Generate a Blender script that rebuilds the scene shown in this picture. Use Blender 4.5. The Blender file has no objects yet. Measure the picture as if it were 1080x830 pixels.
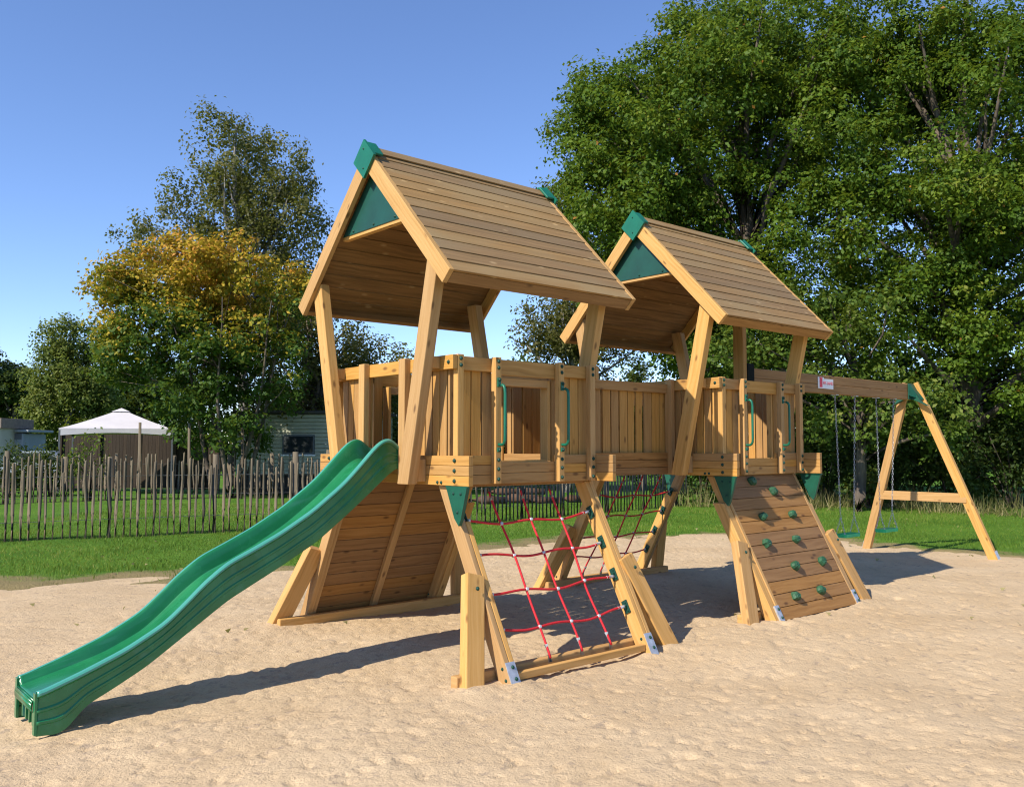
import bpy, math, random
import numpy as np
from mathutils import Vector, Matrix
random.seed(7); RNG = np.random.default_rng(11)
C = bpy.context.scene.collection
S = bpy.context.scene
R = math.radians
V = Vector

# ------------------------------------------------------------------ camera frame (used only as a compass for the surroundings)
CAM = V((-4.9173, -6.3744, 1.7)); YAW = R(49.10); PITCH = R(3.459)
FH = V((math.cos(YAW), math.sin(YAW), 0)); RH = V((FH.y, -FH.x, 0))
def W(l, d, z=0.0):
    p = CAM + RH*l + FH*d
    return V((p.x, p.y, z))
def U(px, d, z=0.0):            # compass bearing given as an angle, distance d
    return W((px-540)/924.0*d, d, z)
def ZV(v, d):                   # height seen under elevation v at distance d
    return 1.7 + (471.0-v)/924.0*d

# ------------------------------------------------------------------ materials
def newmat(name):
    m = bpy.data.materials.new(name); m.use_nodes = True
    nt = m.node_tree; b = nt.nodes['Principled BSDF']
    return m, nt, b
def N(nt, typ, **kw):
    n = nt.nodes.new(typ)
    for k, v in kw.items():
        if hasattr(n, k): setattr(n, k, v)
        else: n.inputs[k].default_value = v
    return n
def L(nt, a, b): nt.links.new(a, b)
def ramp(nt, fac, stops):
    r = nt.nodes.new('ShaderNodeValToRGB')
    el = r.color_ramp.elements
    el[0].position, el[0].color = stops[0][0], (*stops[0][1], 1)
    el[1].position, el[1].color = stops[-1][0], (*stops[-1][1], 1)
    for p, c in stops[1:-1]:
        e = el.new(p); e.color = (*c, 1)
    L(nt, fac, r.inputs['Fac']); return r.outputs['Color']
def mix(nt, fac, a, b, mode='MIX'):
    n = nt.nodes.new('ShaderNodeMix'); n.data_type = 'RGBA'; n.blend_type = mode
    for sock, val in ((n.inputs['Factor'], fac), (n.inputs['A'], a), (n.inputs['B'], b)):
        pass
    ins = [i for i in n.inputs if i.type == 'RGBA']; f = [i for i in n.inputs if i.type == 'VALUE'][0]
    for sock, val in ((f, fac), (ins[0], a), (ins[1], b)):
        if hasattr(val, 'links'): L(nt, val, sock)
        elif isinstance(val, (tuple, list)): sock.default_value = (*val, 1)
        else: sock.default_value = val
    return [o for o in n.outputs if o.type == 'RGBA'][0]
def math_(nt, op, a, b=0.0):
    n = nt.nodes.new('ShaderNodeMath'); n.operation = op
    for i, v in ((0, a), (1, b)):
        if hasattr(v, 'links'): L(nt, v, n.inputs[i])
        else: n.inputs[i].default_value = v
    return n.outputs[0]

def wood(name, light, dark, knot=(.12,.055,.02), grey=None, rough=.72, knots=1.0, lapdirt=0):
    m, nt, b = newmat(name)
    uv = N(nt, 'ShaderNodeUVMap'); uv.uv_map = 'UVMap'
    at = N(nt, 'ShaderNodeAttribute'); at.attribute_name = 'var'
    sp = N(nt, 'ShaderNodeVectorMath', operation='MULTIPLY'); L(nt, uv.outputs[0], sp.inputs[0]); sp.inputs[1].default_value = (1.3, 34, 1)
    warp = N(nt, 'ShaderNodeTexNoise'); warp.inputs['Scale'].default_value = 1.0
    wv = N(nt, 'ShaderNodeVectorMath', operation='MULTIPLY'); L(nt, uv.outputs[0], wv.inputs[0]); wv.inputs[1].default_value = (2.2, 6, 1)
    L(nt, wv.outputs[0], warp.inputs['Vector'])
    ad = N(nt, 'ShaderNodeVectorMath', operation='MULTIPLY_ADD'); L(nt, warp.outputs['Color'], ad.inputs[0]); ad.inputs[1].default_value = (0, 3.0, 0); L(nt, sp.outputs[0], ad.inputs[2])
    g1 = N(nt, 'ShaderNodeTexNoise'); g1.inputs['Scale'].default_value = 1.0; g1.inputs['Detail'].default_value = 4; g1.inputs['Roughness'].default_value = .6
    L(nt, ad.outputs[0], g1.inputs['Vector'])
    col = ramp(nt, g1.outputs['Fac'], [(.28, tuple(c*.78 for c in dark)), (.42, dark), (.55, tuple((a+c)/2 for a, c in zip(light, dark))), (.72, light)])
    # broad tone drift along the board
    g2 = N(nt, 'ShaderNodeTexNoise'); g2.inputs['Scale'].default_value = 1.0; g2.inputs['Detail'].default_value = 2
    s2 = N(nt, 'ShaderNodeVectorMath', operation='MULTIPLY'); L(nt, uv.outputs[0], s2.inputs[0]); s2.inputs[1].default_value = (1.1, 3, 1)
    L(nt, s2.outputs[0], g2.inputs['Vector'])
    if grey:
        f = ramp(nt, g2.outputs['Fac'], [(.42, (0,0,0)), (.68, (1,1,1))])
        ge = N(nt, 'ShaderNodeNewGeometry'); sx_ = N(nt, 'ShaderNodeSeparateXYZ'); L(nt, ge.outputs['True Normal'], sx_.inputs[0])
        up = math_(nt, 'GREATER_THAN', sx_.outputs['Z'], .2)      # only the rained-on side has gone grey
        col = mix(nt, math_(nt, 'MULTIPLY', math_(nt, 'ADD', math_(nt, 'MULTIPLY', f, .6), .4), up), col, grey)
    else:
        f = math_(nt, 'MULTIPLY', g2.outputs['Fac'], .35)
        col = mix(nt, f, col, dark)
    # knots
    vo = N(nt, 'ShaderNodeTexVoronoi'); vo.inputs['Scale'].default_value = 1.0
    s3 = N(nt, 'ShaderNodeVectorMath', operation='MULTIPLY'); L(nt, uv.outputs[0], s3.inputs[0]); s3.inputs[1].default_value = (3.6, 8.5, 1)
    L(nt, s3.outputs[0], vo.inputs['Vector'])
    kf = ramp(nt, vo.outputs['Distance'], [(.07, (1,1,1)), (.17, (0,0,0))])
    col = mix(nt, math_(nt, 'MULTIPLY', kf, .75*knots), col, knot)
    # board to board tone
    hv = N(nt, 'ShaderNodeHueSaturation')
    L(nt, col, hv.inputs['Color']); L(nt, math_(nt, 'ADD', math_(nt, 'MULTIPLY', at.outputs['Fac'], .36), .81), hv.inputs['Value'])
    L(nt, math_(nt, 'ADD', math_(nt, 'MULTIPLY', at.outputs['Fac'], .12), .94), hv.inputs['Saturation'])
    L(nt, hv.outputs[0], b.inputs['Base Color'])
    b.inputs['Roughness'].default_value = rough
    b.inputs['Specular IOR Level'].default_value = .25
    bp = N(nt, 'ShaderNodeBump'); bp.inputs['Strength'].default_value = .35; bp.inputs['Distance'].default_value = .004
    L(nt, g1.outputs['Fac'], bp.inputs['Height']); L(nt, bp.outputs[0], b.inputs['Normal'])
    return m

M = {}
M['pine']  = wood('pine_posts', (.58,.345,.135), (.47,.26,.085))
M['board'] = wood('pine_boards', (.52,.295,.098), (.40,.21,.06))
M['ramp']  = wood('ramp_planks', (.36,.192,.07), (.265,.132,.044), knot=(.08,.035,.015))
M['roof']  = wood('roof_planks', (.34,.185,.068), (.22,.118,.042), knot=(.46,.31,.15), grey=(.27,.183,.088), knots=1.0)
M['beam']  = wood('beam_wood', (.40,.22,.08), (.29,.15,.05))
M['oldwood'] = wood('weathered_wood', (.21,.175,.115), (.125,.10,.068), knot=(.08,.06,.04), rough=.9)
M['fencewood'] = wood('brown_fence_wood', (.06,.045,.032), (.04,.028,.02), knot=(.06,.04,.03), rough=.9)
M['logwood'] = wood('log_bark', (.15,.09,.05), (.09,.05,.03), rough=.9)

def plain(name, col, rough=.5, metal=0.0, var=.0, scale=6.0, bump=0.0, spec=.5):
    m, nt, b = newmat(name)
    b.inputs['Roughness'].default_value = rough; b.inputs['Metallic'].default_value = metal
    b.inputs['Specular IOR Level'].default_value = spec
    if var > 0:
        tc = N(nt, 'ShaderNodeTexCoord'); n = N(nt, 'ShaderNodeTexNoise'); n.inputs['Scale'].default_value = scale; n.inputs['Detail'].default_value = 4
        L(nt, tc.outputs['Object'], n.inputs['Vector'])
        c = ramp(nt, n.outputs['Fac'], [(.3, tuple(x*(1-var) for x in col)), (.7, tuple(min(1, x*(1+var)) for x in col))])
        L(nt, c, b.inputs['Base Color'])
        if bump:
            bp = N(nt, 'ShaderNodeBump'); bp.inputs['Strength'].default_value = bump; bp.inputs['Distance'].default_value = .02
            L(nt, n.outputs['Fac'], bp.inputs['Height']); L(nt, bp.outputs[0], b.inputs['Normal'])
    else: b.inputs['Base Color'].default_value = (*col, 1)
    return m
m, nt, b = newmat('green_slide_plastic'); M['slide'] = m
b.inputs['Base Color'].default_value = (.005,.125,.068,1); b.inputs['Roughness'].default_value = .28; b.inputs['Coat Weight'].default_value = .7; b.inputs['Coat Roughness'].default_value = .28
tc = N(nt, 'ShaderNodeTexCoord'); n_ = N(nt, 'ShaderNodeTexNoise'); n_.inputs['Scale'].default_value = 5; n_.inputs['Detail'].default_value = 5; L(nt, tc.outputs['Object'], n_.inputs['Vector'])
L(nt, ramp(nt, n_.outputs['Fac'], [(.35, (.16,.16,.16)), (.7, (.34,.34,.34))]), b.inputs['Roughness'])
L(nt, ramp(nt, n_.outputs['Fac'], [(.3, (.005,.135,.074)), (.7, (.008,.18,.098))]), b.inputs['Base Color'])
mp_ = N(nt, 'ShaderNodeMapping'); mp_.inputs['Scale'].default_value = (1.2, 60, 1.2); L(nt, tc.outputs['Object'], mp_.inputs[0])
n2_ = N(nt, 'ShaderNodeTexNoise'); n2_.inputs['Scale'].default_value = 2; n2_.inputs['Detail'].default_value = 5; L(nt, mp_.outputs[0], n2_.inputs['Vector'])
col_ = mix(nt, math_(nt, 'MULTIPLY', ramp(nt, n2_.outputs['Fac'], [(.56,(0,0,0)), (.72,(1,1,1))]), .35), ramp(nt, n_.outputs['Fac'], [(.3, (.012,.19,.068)), (.7, (.022,.26,.095))]), (.09,.33,.24))
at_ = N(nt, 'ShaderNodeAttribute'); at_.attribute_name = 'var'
L(nt, mix(nt, math_(nt, 'MULTIPLY', math_(nt, 'GREATER_THAN', at_.outputs['Fac'], .8), .85), col_, (.10,.45,.36)), b.inputs['Base Color'])   # bright highlight along the rim painted in as paler green, partly wear
tr = N(nt, 'ShaderNodeBsdfTranslucent'); tr.inputs['Color'].default_value = (.16,.30,.02,1)
ms = N(nt, 'ShaderNodeMixShader'); ms.inputs[0].default_value = .28; L(nt, b.outputs[0], ms.inputs[1]); L(nt, tr.outputs[0], ms.inputs[2]); L(nt, ms.outputs[0], nt.nodes['Material Output'].inputs['Surface'])
M['green'] = plain('green_plastic', (.003,.125,.07), .45, var=.12, scale=8)
M['greenpanel'] = plain('dark_green_panel', (.004,.058,.04), .5, var=.2, scale=5)
M['bolt'] = plain('green_bolt', (.006,.05,.035), .5, spec=.3)
M['seat'] = plain('swing_seat_green', (.015,.50,.16), .5, var=.1)
M['bracket'] = plain('dark_green_bracket', (.003,.075,.042), .5, var=.15, scale=9)
M['hold'] = plain('green_hold', (.018,.085,.036), .6, var=.3, scale=40, bump=.4)
M['rope'] = plain('red_rope', (.55,.012,.02), .7, var=.15, scale=120, bump=.3)
M['steel'] = plain('galvanised_steel', (.52,.53,.54), .5, metal=.6, var=.2, scale=25)
M['clamp'] = plain('aluminium_clamp', (.50,.51,.53), .45, metal=.2)
M['chain'] = plain('chain_steel', (.5,.51,.53), .45, metal=.5)
M['black'] = plain('black_plastic', (.005,.007,.006), .8, spec=.15)
M['white'] = plain('white_paint', (.78,.78,.78), .5)
M['red'] = plain('red_print', (.7,.02,.05), .5)
M['canopy'] = plain('canopy_fabric', (.56,.53,.54), .85, var=.08, scale=1.5)
M['cream'] = plain('cream_cladding', (.40,.40,.28), .7, var=.12, scale=1.2)
M['cream2'] = plain('pale_panel', (.40,.40,.31), .7, var=.1, scale=2)
M['bluewhite'] = plain('bluish_panel', (.26,.29,.32), .6, var=.1, scale=2)
M['darkroof'] = plain('dark_roof', (.05,.045,.04), .8, var=.2)
M['brownroof'] = plain('brown_roof', (.20,.15,.11), .8, var=.2)
M['skirt'] = plain('dark_skirting', (.03,.025,.02), .9)
M['greywall'] = plain('grey_metal', (.10,.11,.12), .6)
M['wire'] = plain('fence_wire', (.2,.19,.17), .5, metal=.5)
m, nt, b = newmat('dark_glass'); b.inputs['Base Color'].default_value = (.02,.025,.03,1); b.inputs['Roughness'].default_value = .08; M['glass'] = m
def bark(name, a, c, sc=4):
    m, nt, b = newmat(name)
    tc = N(nt, 'ShaderNodeTexCoord'); mp = N(nt, 'ShaderNodeMapping'); mp.inputs['Scale'].default_value = (sc, sc, sc*.25)
    L(nt, tc.outputs['Object'], mp.inputs[0]); n = N(nt, 'ShaderNodeTexNoise'); n.inputs['Scale'].default_value = 2; n.inputs['Detail'].default_value = 6
    L(nt, mp.outputs[0], n.inputs['Vector']); L(nt, ramp(nt, n.outputs['Fac'], [(.35, a), (.65, c)]), b.inputs['Base Color'])
    b.inputs['Roughness'].default_value = .95
    bp = N(nt, 'ShaderNodeBump'); bp.inputs['Strength'].default_value = .7; bp.inputs['Distance'].default_value = .05
    L(nt, n.outputs['Fac'], bp.inputs['Height']); L(nt, bp.outputs[0], b.inputs['Normal'])
    return m
M['bark'] = bark('grey_brown_bark', (.05,.038,.028), (.14,.11,.08))
M['birchbark'] = bark('birch_bark', (.10,.09,.08), (.36,.33,.29), 6)

def leafmat(name, stops, transl=.35):
    m, nt, b = newmat(name)
    at = N(nt, 'ShaderNodeAttribute'); at.attribute_name = 'var'
    col = ramp(nt, at.outputs['Fac'], stops)
    L(nt, col, b.inputs['Base Color']); b.inputs['Roughness'].default_value = .55; b.inputs['Specular IOR Level'].default_value = .22
    tr = N(nt, 'ShaderNodeBsdfTranslucent')
    L(nt, mix(nt, .5, col, (.22,.26,.02)), tr.inputs['Color'])
    ms = N(nt, 'ShaderNodeMixShader'); ms.inputs[0].default_value = transl
    L(nt, b.outputs[0], ms.inputs[1]); L(nt, tr.outputs[0], ms.inputs[2])
    L(nt, ms.outputs[0], nt.nodes['Material Output'].inputs['Surface'])
    return m
M['oak'] = leafmat('oak_leaves', [(0,(.05,.105,.010)), (.5,(.098,.168,.014)), (.9,(.165,.225,.020)), (.97,(.22,.23,.03)), (1,(.34,.16,.03))], .4)
M['oak_low'] = leafmat('low_branch_leaves', [(0,(.06,.115,.016)), (.6,(.12,.18,.025)), (1,(.20,.22,.035))], .4)
M['birch'] = leafmat('birch_leaves', [(0,(.08,.085,.025)), (.6,(.145,.14,.042)), (1,(.24,.19,.055))], .4)
M['maple'] = leafmat('maple_leaves', [(0,(.04,.10,.014)), (.38,(.08,.14,.02)), (.55,(.20,.215,.025)), (.72,(.44,.335,.03)), (.9,(.56,.36,.035)), (1,(.54,.25,.035))], .4)
M['willow'] = leafmat('olive_leaves', [(0,(.10,.14,.028)), (.6,(.17,.205,.04)), (1,(.25,.26,.06))], .4)
M['darkleaf'] = leafmat('dark_leaves', [(0,(.022,.046,.010)), (.6,(.048,.080,.016)), (1,(.10,.13,.028))], .35)
M['shrub'] = leafmat('shrub_leaves', [(0,(.035,.07,.014)), (.6,(.07,.11,.02)), (1,(.15,.16,.03))], .35)
M['blade'] = leafmat('grass_blades', [(0,(.09,.165,.018)), (.7,(.17,.27,.03)), (1,(.33,.30,.08))], .35)
M['drygrass'] = leafmat('dry_grass', [(0,(.07,.10,.02)), (.5,(.19,.18,.06)), (1,(.36,.30,.14))], .3)

# sand
m, nt, b = newmat('play_sand'); M['sand'] = m
tc = N(nt, 'ShaderNodeTexCoord')
def noise(scale, detail=4, rough=.55):
    n = N(nt, 'ShaderNodeTexNoise'); n.inputs['Scale'].default_value = scale; n.inputs['Detail'].default_value = detail; n.inputs['Roughness'].default_value = rough
    L(nt, tc.outputs['Object'], n.inputs['Vector']); return n.outputs['Fac']
c = ramp(nt, noise(1.1, 5), [(.35, (.475,.340,.195)), (.65, (.54,.40,.242))])
c = mix(nt, math_(nt, 'MULTIPLY', ramp(nt, noise(9, 6, .7), [(.56,(0,0,0)), (.66,(1,1,1))]), .65), c, (.25,.19,.14))
c = mix(nt, math_(nt, 'MULTIPLY', ramp(nt, noise(42, 5, .7), [(.57,(0,0,0)), (.68,(1,1,1))]), .6), c, (.22,.16,.11))
c = mix(nt, math_(nt, 'MULTIPLY', ramp(nt, noise(260, 2), [(.40,(0,0,0)), (.75,(1,1,1))]), .30), c, (.58,.45,.31))
L(nt, c, b.inputs['Base Color']); b.inputs['Roughness'].default_value = .95; b.inputs['Specular IOR Level'].default_value = .1
h = math_(nt, 'ADD', math_(nt, 'MULTIPLY', noise(16, 4, .6), .55), math_(nt, 'MULTIPLY', noise(60, 3, .6), .30))
bp = N(nt, 'ShaderNodeBump'); bp.inputs['Strength'].default_value = .8; bp.inputs['Distance'].default_value = .03
L(nt, h, bp.inputs['Height']); L(nt, bp.outputs[0], b.inputs['Normal'])
# lawn soil
m, nt, b = newmat('lawn'); M['lawn'] = m
tc = N(nt, 'ShaderNodeTexCoord')
c = ramp(nt, noise(.5, 5), [(.35, (.07,.16,.016)), (.65, (.115,.22,.024))])
c = mix(nt, math_(nt, 'MULTIPLY', ramp(nt, noise(14, 5), [(.5,(0,0,0)), (.7,(1,1,1))]), .5), c, (.035,.085,.010))
at = N(nt, 'ShaderNodeAttribute'); at.attribute_name = 'edge'
c = mix(nt, at.outputs['Fac'], c, (.27,.20,.10))
L(nt, c, b.inputs['Base Color']); b.inputs['Roughness'].default_value = .95; b.inputs['Specular IOR Level'].default_value = .1
bp = N(nt, 'ShaderNodeBump'); bp.inputs['Strength'].default_value = .8; bp.inputs['Distance'].default_value = .05
L(nt, noise(30, 5, .7), bp.inputs['Height']); L(nt, bp.outputs[0], b.inputs['Normal'])

# ------------------------------------------------------------------ mesh builder
class MB:
    def __init__(s): s.v = []; s.f = []; s.uv = []; s.var = []; s.sm = []
    def poly(s, pts, uvs, var=.5, smooth=False):
        i = len(s.v); s.v += [tuple(p) for p in pts]; s.f.append(tuple(range(i, i+len(pts)))); s.uv += uvs; s.var.append(var); s.sm.append(smooth)
    def hexa(s, c8, ax=None, var=None):
        """c8: 8 corners, bottom ring (0-3) then top ring (4-7); grain along 0->4"""
        if var is None: var = random.random()
        c8 = [V(c) for c in c8]; i = len(s.v); s.v += [tuple(c) for c in c8]
        uo, vo = random.uniform(0, 50), random.uniform(0, 50)
        lu = ((c8[4]+c8[5]+c8[6]+c8[7])/4-(c8[0]+c8[1]+c8[2]+c8[3])/4).length
        w = [(c8[(k+1) % 4]-c8[k]).length for k in range(4)]
        acc = 0
        for k in range(4):
            k2 = (k+1) % 4
            s.f.append((i+k, i+k2, i+4+k2, i+4+k))
            s.uv += [(uo, vo+acc), (uo, vo+acc+w[k]), (uo+lu, vo+acc+w[k]), (uo+lu, vo+acc)]
            acc += w[k]; s.var.append(var); s.sm.append(False)
        for ring in ((3,2,1,0), (4,5,6,7)):
            s.f.append(tuple(i+r for r in ring)); s.uv += [(uo, vo), (uo+.02, vo), (uo+.02, vo+.1), (uo, vo+.1)]; s.var.append(var*.8); s.sm.append(False)
    def box(s, x0, x1, y0, y1, z0, z1, var=None):
        x0, x1 = sorted((x0, x1)); y0, y1 = sorted((y0, y1)); z0, z1 = sorted((z0, z1))
        d = (x1-x0, y1-y0, z1-z0); a = d.index(max(d))
        P = lambda x, y, z: (x, y, z)
        if a == 2: c = [P(x0,y0,z0),P(x1,y0,z0),P(x1,y1,z0),P(x0,y1,z0),P(x0,y0,z1),P(x1,y0,z1),P(x1,y1,z1),P(x0,y1,z1)]
        elif a == 0: c = [P(x0,y0,z0),P(x0,y1,z0),P(x0,y1,z1),P(x0,y0,z1),P(x1,y0,z0),P(x1,y1,z0),P(x1,y1,z1),P(x1,y0,z1)]
        else: c = [P(x0,y0,z0),P(x0,y0,z1),P(x1,y0,z1),P(x1,y0,z0),P(x0,y1,z0),P(x0,y1,z1),P(x1,y1,z1),P(x1,y1,z0)]
        s.hexa(c, var=var)
    def beam(s, p0, p1, w, t, side, var=None):
        p0, p1, side = V(p0), V(p1), V(side); d = (p1-p0).normalized()
        a = (side-d*side.dot(d)).normalized()*w/2; c = d.cross(a).normalized()*t/2
        s.hexa([p0-a-c, p0+a-c, p0+a+c, p0-a+c, p1-a-c, p1+a-c, p1+a+c, p1-a+c], var=var)
    def tube(s, pts, r, seg=8, var=.5, caps=True):
        pts = [V(p) for p in pts]; rs = r if isinstance(r, (list, tuple)) else [r]*len(pts)
        i0 = len(s.v); up = V((0.13, .21, .97)); acc = 0; accs = []
        for k, p in enumerate(pts):
            d = ((pts[min(k+1, len(pts)-1)]-pts[max(k-1, 0)])).normalized()
            a = d.cross(up)
            if a.length < .05: a = d.cross(V((1,0,0)))
            a.normalize(); c = d.cross(a).normalized(); up = c if k == 0 else up
            if k: acc += (p-pts[k-1]).length
            accs.append(acc)
            for j in range(seg):
                an = 2*math.pi*j/seg; s.v.append(tuple(p+(a*math.cos(an)+c*math.sin(an))*rs[k]))
        for k in range(len(pts)-1):
            for j in range(seg):
                j2 = (j+1) % seg
                s.f.append((i0+k*seg+j, i0+k*seg+j2, i0+(k+1)*seg+j2, i0+(k+1)*seg+j))
                w = 2*math.pi*rs[k]/seg
                s.uv += [(accs[k], j*w), (accs[k], (j+1)*w), (accs[k+1], (j+1)*w), (accs[k+1], j*w)]; s.var.append(var); s.sm.append(True)
        if caps:
            for k, rev in ((0, False), (len(pts)-1, True)):
                f = [i0+k*seg+j for j in range(seg)]
                s.f.append(tuple(f[::-1] if not rev else f)); s.uv += [(0, 0)]*seg; s.var.append(var); s.sm.append(False)
    def mesh(s, name):
        me = bpy.data.meshes.new(name); me.from_pydata(s.v, [], s.f)
        u = me.uv_layers.new(name='UVMap'); u.data.foreach_set('uv', [x for t in s.uv for x in t])
        a = me.attributes.new('var', 'FLOAT', 'FACE'); a.data.foreach_set('value', s.var)
        me.polygons.foreach_set('use_smooth', s.sm); me.update(); return me
    def build(s, name, mat, parent=None, bevel=0.0, loc=None):
        o = bpy.data.objects.new(name, s.mesh(name)); C.objects.link(o)
        o.data.materials.append(M[mat] if isinstance(mat, str) else mat)
        if parent: o.parent = parent
        if loc is not None: o.location = loc
        if bevel:
            bm = o.modifiers.new('bevel', 'BEVEL'); bm.width = bevel; bm.segments = 2; bm.limit_method = 'ANGLE'; bm.angle_limit = R(50)
        return o
def prism(mb, pts, off, var=None):
    """extrude polygon pts by vector off"""
    var = random.random() if var is None else var
    pts = [V(p) for p in pts]; off = V(off); q = [p+off for p in pts]; n = len(pts)
    mb.poly(pts[::-1], [(p.y, p.z) for p in pts[::-1]], var); mb.poly(q, [(p.y, p.z) for p in q], var)
    for k in range(n):
        k2 = (k+1) % n
        l = (pts[k2]-pts[k]).length
        mb.poly([pts[k], pts[k2], q[k2], q[k]], [(0, 0), (l, 0), (l, .05), (0, .05)], var)

def tag(o, label=None, cat=None, group=None, kind=None):
    if label: o['label'] = label
    if cat: o['category'] = cat
    if group: o['group'] = group
    if kind: o['kind'] = kind
    return o
def thing(name, label, cat, loc=(0,0,0), rz=0, group=None):
    o = bpy.data.objects.new(name, None); C.objects.link(o); o.empty_display_size = .2
    o.location = loc; o.rotation_euler.z = rz
    return tag(o, label, cat, group)
def copy_tree(o, parent=None):
    c = o.copy(); C.objects.link(c)
    if parent: c.parent = parent
    for ch in [x for x in bpy.data.objects if x.parent == o]: copy_tree(ch, c)
    return c

# bolts share one mesh
def _bolt():
    mb = MB(); seg = 8; r = .0165
    rings = [(r, 0), (r, .004), (r*.78, .007), (r*.62, .012), (r*.3, .0155)]
    for k in range(len(rings)-1):
        for j in range(seg):
            a, c = 2*math.pi*j/seg, 2*math.pi*(j+1)/seg
            p = lambda ri, an: (rings[ri][0]*math.cos(an), rings[ri][0]*math.sin(an), rings[ri][1])
            mb.poly([p(k, a), p(k, c), p(k+1, c), p(k+1, a)], [(0,0)]*4, .5, True)
    mb.poly([(rings[-1][0]*math.cos(2*math.pi*j/seg), rings[-1][0]*math.sin(2*math.pi*j/seg), rings[-1][1]) for j in range(seg)], [(0,0)]*seg, .5, True)
    me = mb.mesh('bolt'); me.materials.append(M['bolt']); return me
BOLT = _bolt()
def bolt(parent, p, n, s=1.0):
    o = bpy.data.objects.new('bolt', BOLT); C.objects.link(o); o.parent = parent
    o.location = p; o.rotation_mode = 'QUATERNION'; o.rotation_quaternion = V(n).to_track_quat('Z', 'Y'); o.scale = (s, s, s)

# ================================================================== PLAY TOWERS
ZB, ZT, ZR = 1.397, 1.630, 2.420          # fascia bottom, fascia top, rail top
def P4(n, t, a, b, z):                    # point: outward distance a, tangential b
    return V((n[0]*a+t[0]*b, n[1]*a+t[1]*b, z))
def fbox(mb, n, t, a0, a1, b0, b1, z0, z1, var=None):
    p, q = P4(n, t, a0, b0, z0), P4(n, t, a1, b1, z1)
    mb.box(p.x, q.x, p.y, q.y, p.z, q.z, var)

def side(tower, n, t, axis, opening):
    rail_root = MB()
    if axis == 'x': ro, ri, hl, fl, ups, uw, ud = .822, .777, .945, 1.143, [-.317, .317], .092, .058
    else:           ro, ri, hl, fl, ups, uw, ud = .885, .840, .774, .774, [-.742, -.3565, .3565, .742], .064, .060
    # the handrail carries the uprights, boards, handles of this side
    if axis == 'x': fbox(rail_root, n, t, ri, ro, -hl, hl, ZR-.115, ZR-.003)
    else:
        for b0, b1 in ((-hl, -.34), (-.34+.001, .34), (.34+.001, hl)):
            fbox(rail_root, n, t, ri, ro, b0, b1, ZR-(.135 if abs(b0+b1) < .01 else .115), ZR-.003-random.uniform(0, .004))
    root = rail_root.build('railing', 'board', tower, .004)
    for b in ups:
        mb = MB(); fbox(mb, n, t, ro+.001, ro+ud, b-uw/2, b+uw/2, ZB+.002, ZR+.004)
        u = mb.build('upright', 'pine', root, .006)
        for z in ((ZR-.03, ZR-.083, 1.592, 1.518, 1.437) if axis == 'y' else ()): bolt(u, P4(n, t, ro+ud, b, z), (n[0], n[1], 0))
    # vertical boards behind the rail
    ot, it = ri-.002, ri-.026
    if axis == 'x': spans = [(-.811, -.318), (.318, .811)] + ([(-.316, .316)] if opening == 'closed' else [])
    else: spans = [(-.774, -.335), (.335, .774)]
    for b0, b1 in spans:
        mb = MB(); k = max(2, round((b1-b0)/.1)); w = (b1-b0)/k
        for j in range(k):
            fbox(mb, n, t, it+random.uniform(0, .004), ot, b0+j*w+.003, b0+(j+1)*w-random.uniform(.005, .016), ZB+.03, ZR-.04-random.uniform(0, .02))
        mb.build('board_panel', 'board', root, .003)
    # fascia planks under the rail
    mb = MB()
    if axis == 'x':
        for k in range(3): fbox(mb, n, t, ri, ro-random.uniform(0, .003), -fl-random.uniform(0, .003), fl+random.uniform(0, .003), ZB+k*.078, ZB+k*.078+.0755)
    else:
        for b0, b1, z1, k in ((-fl, -.36, ZT, 3), (.36, fl, ZT, 3), (-.3585, .3585, 1.574, 2)):
            h = (z1-ZB)/k
            for j in range(k): fbox(mb, n, t, ri, ro-random.uniform(0, .003), b0, b1, ZB+j*h, ZB+j*h+h-.0025)
    fa = mb.build('fascia', 'board', tower, .004)
    if axis == 'x':
        for b in (-.97, .97):
            for k in range(3): bolt(fa, P4(n, t, ro, b, ZB+.038+k*.078), (n[0], n[1], 0))
            for q in (0, .05): bolt(fa, P4(n, t, ro, b-math.copysign(.17+q, b), ZB+.022), (n[0], n[1], 0), .8)
        for b in (-.89, .89): bolt(root, P4(n, t, ro, b, ZR-.06), (n[0], n[1], 0))
    else:
        # door frame and grab handles
        mb = MB()
        if opening == 'gap': fbox(mb, n, t, .775, ri-.003, .292, .318, 1.575, 2.29)
        for b in (-.305, .305) if opening == 'door' else (): fbox(mb, n, t, .74, ri-.003, b-.016, b+.016, 1.575, 2.27)
        if opening == 'door': fbox(mb, n, t, .75, ri-.004, -.288, .288, 2.205, 2.27); fbox(mb, n, t, .75, ri-.004, -.288, .288, 1.56, 1.585)
        mb.build('door_frame', 'pine', root, .003)
        for b in (-.3565, .3565):
            mb = MB(); a0 = ro+ud; pts = []
            for a, z in ((.0, 2.195), (.045, 2.195), (.066, 2.185), (.078, 2.16), (.08, 2.12), (.08, 1.79), (.078, 1.75), (.066, 1.725), (.045, 1.715), (0, 1.715)):
                pts.append(P4(n, t, a0+a, b, z))
            mb.tube(pts, .0125, 10)
            for z, s in ((2.20, 1), (1.71, -1)): fbox(mb, n, t, a0, a0+.012, b-.017, b+.017, z-.02, z+.055*s)
            hd = mb.build('handle', 'green', root, .003)
            for z in (2.24, 1.672): bolt(hd, P4(n, t, a0+.012, b, z), (n[0], n[1], 0))
    return root

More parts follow.
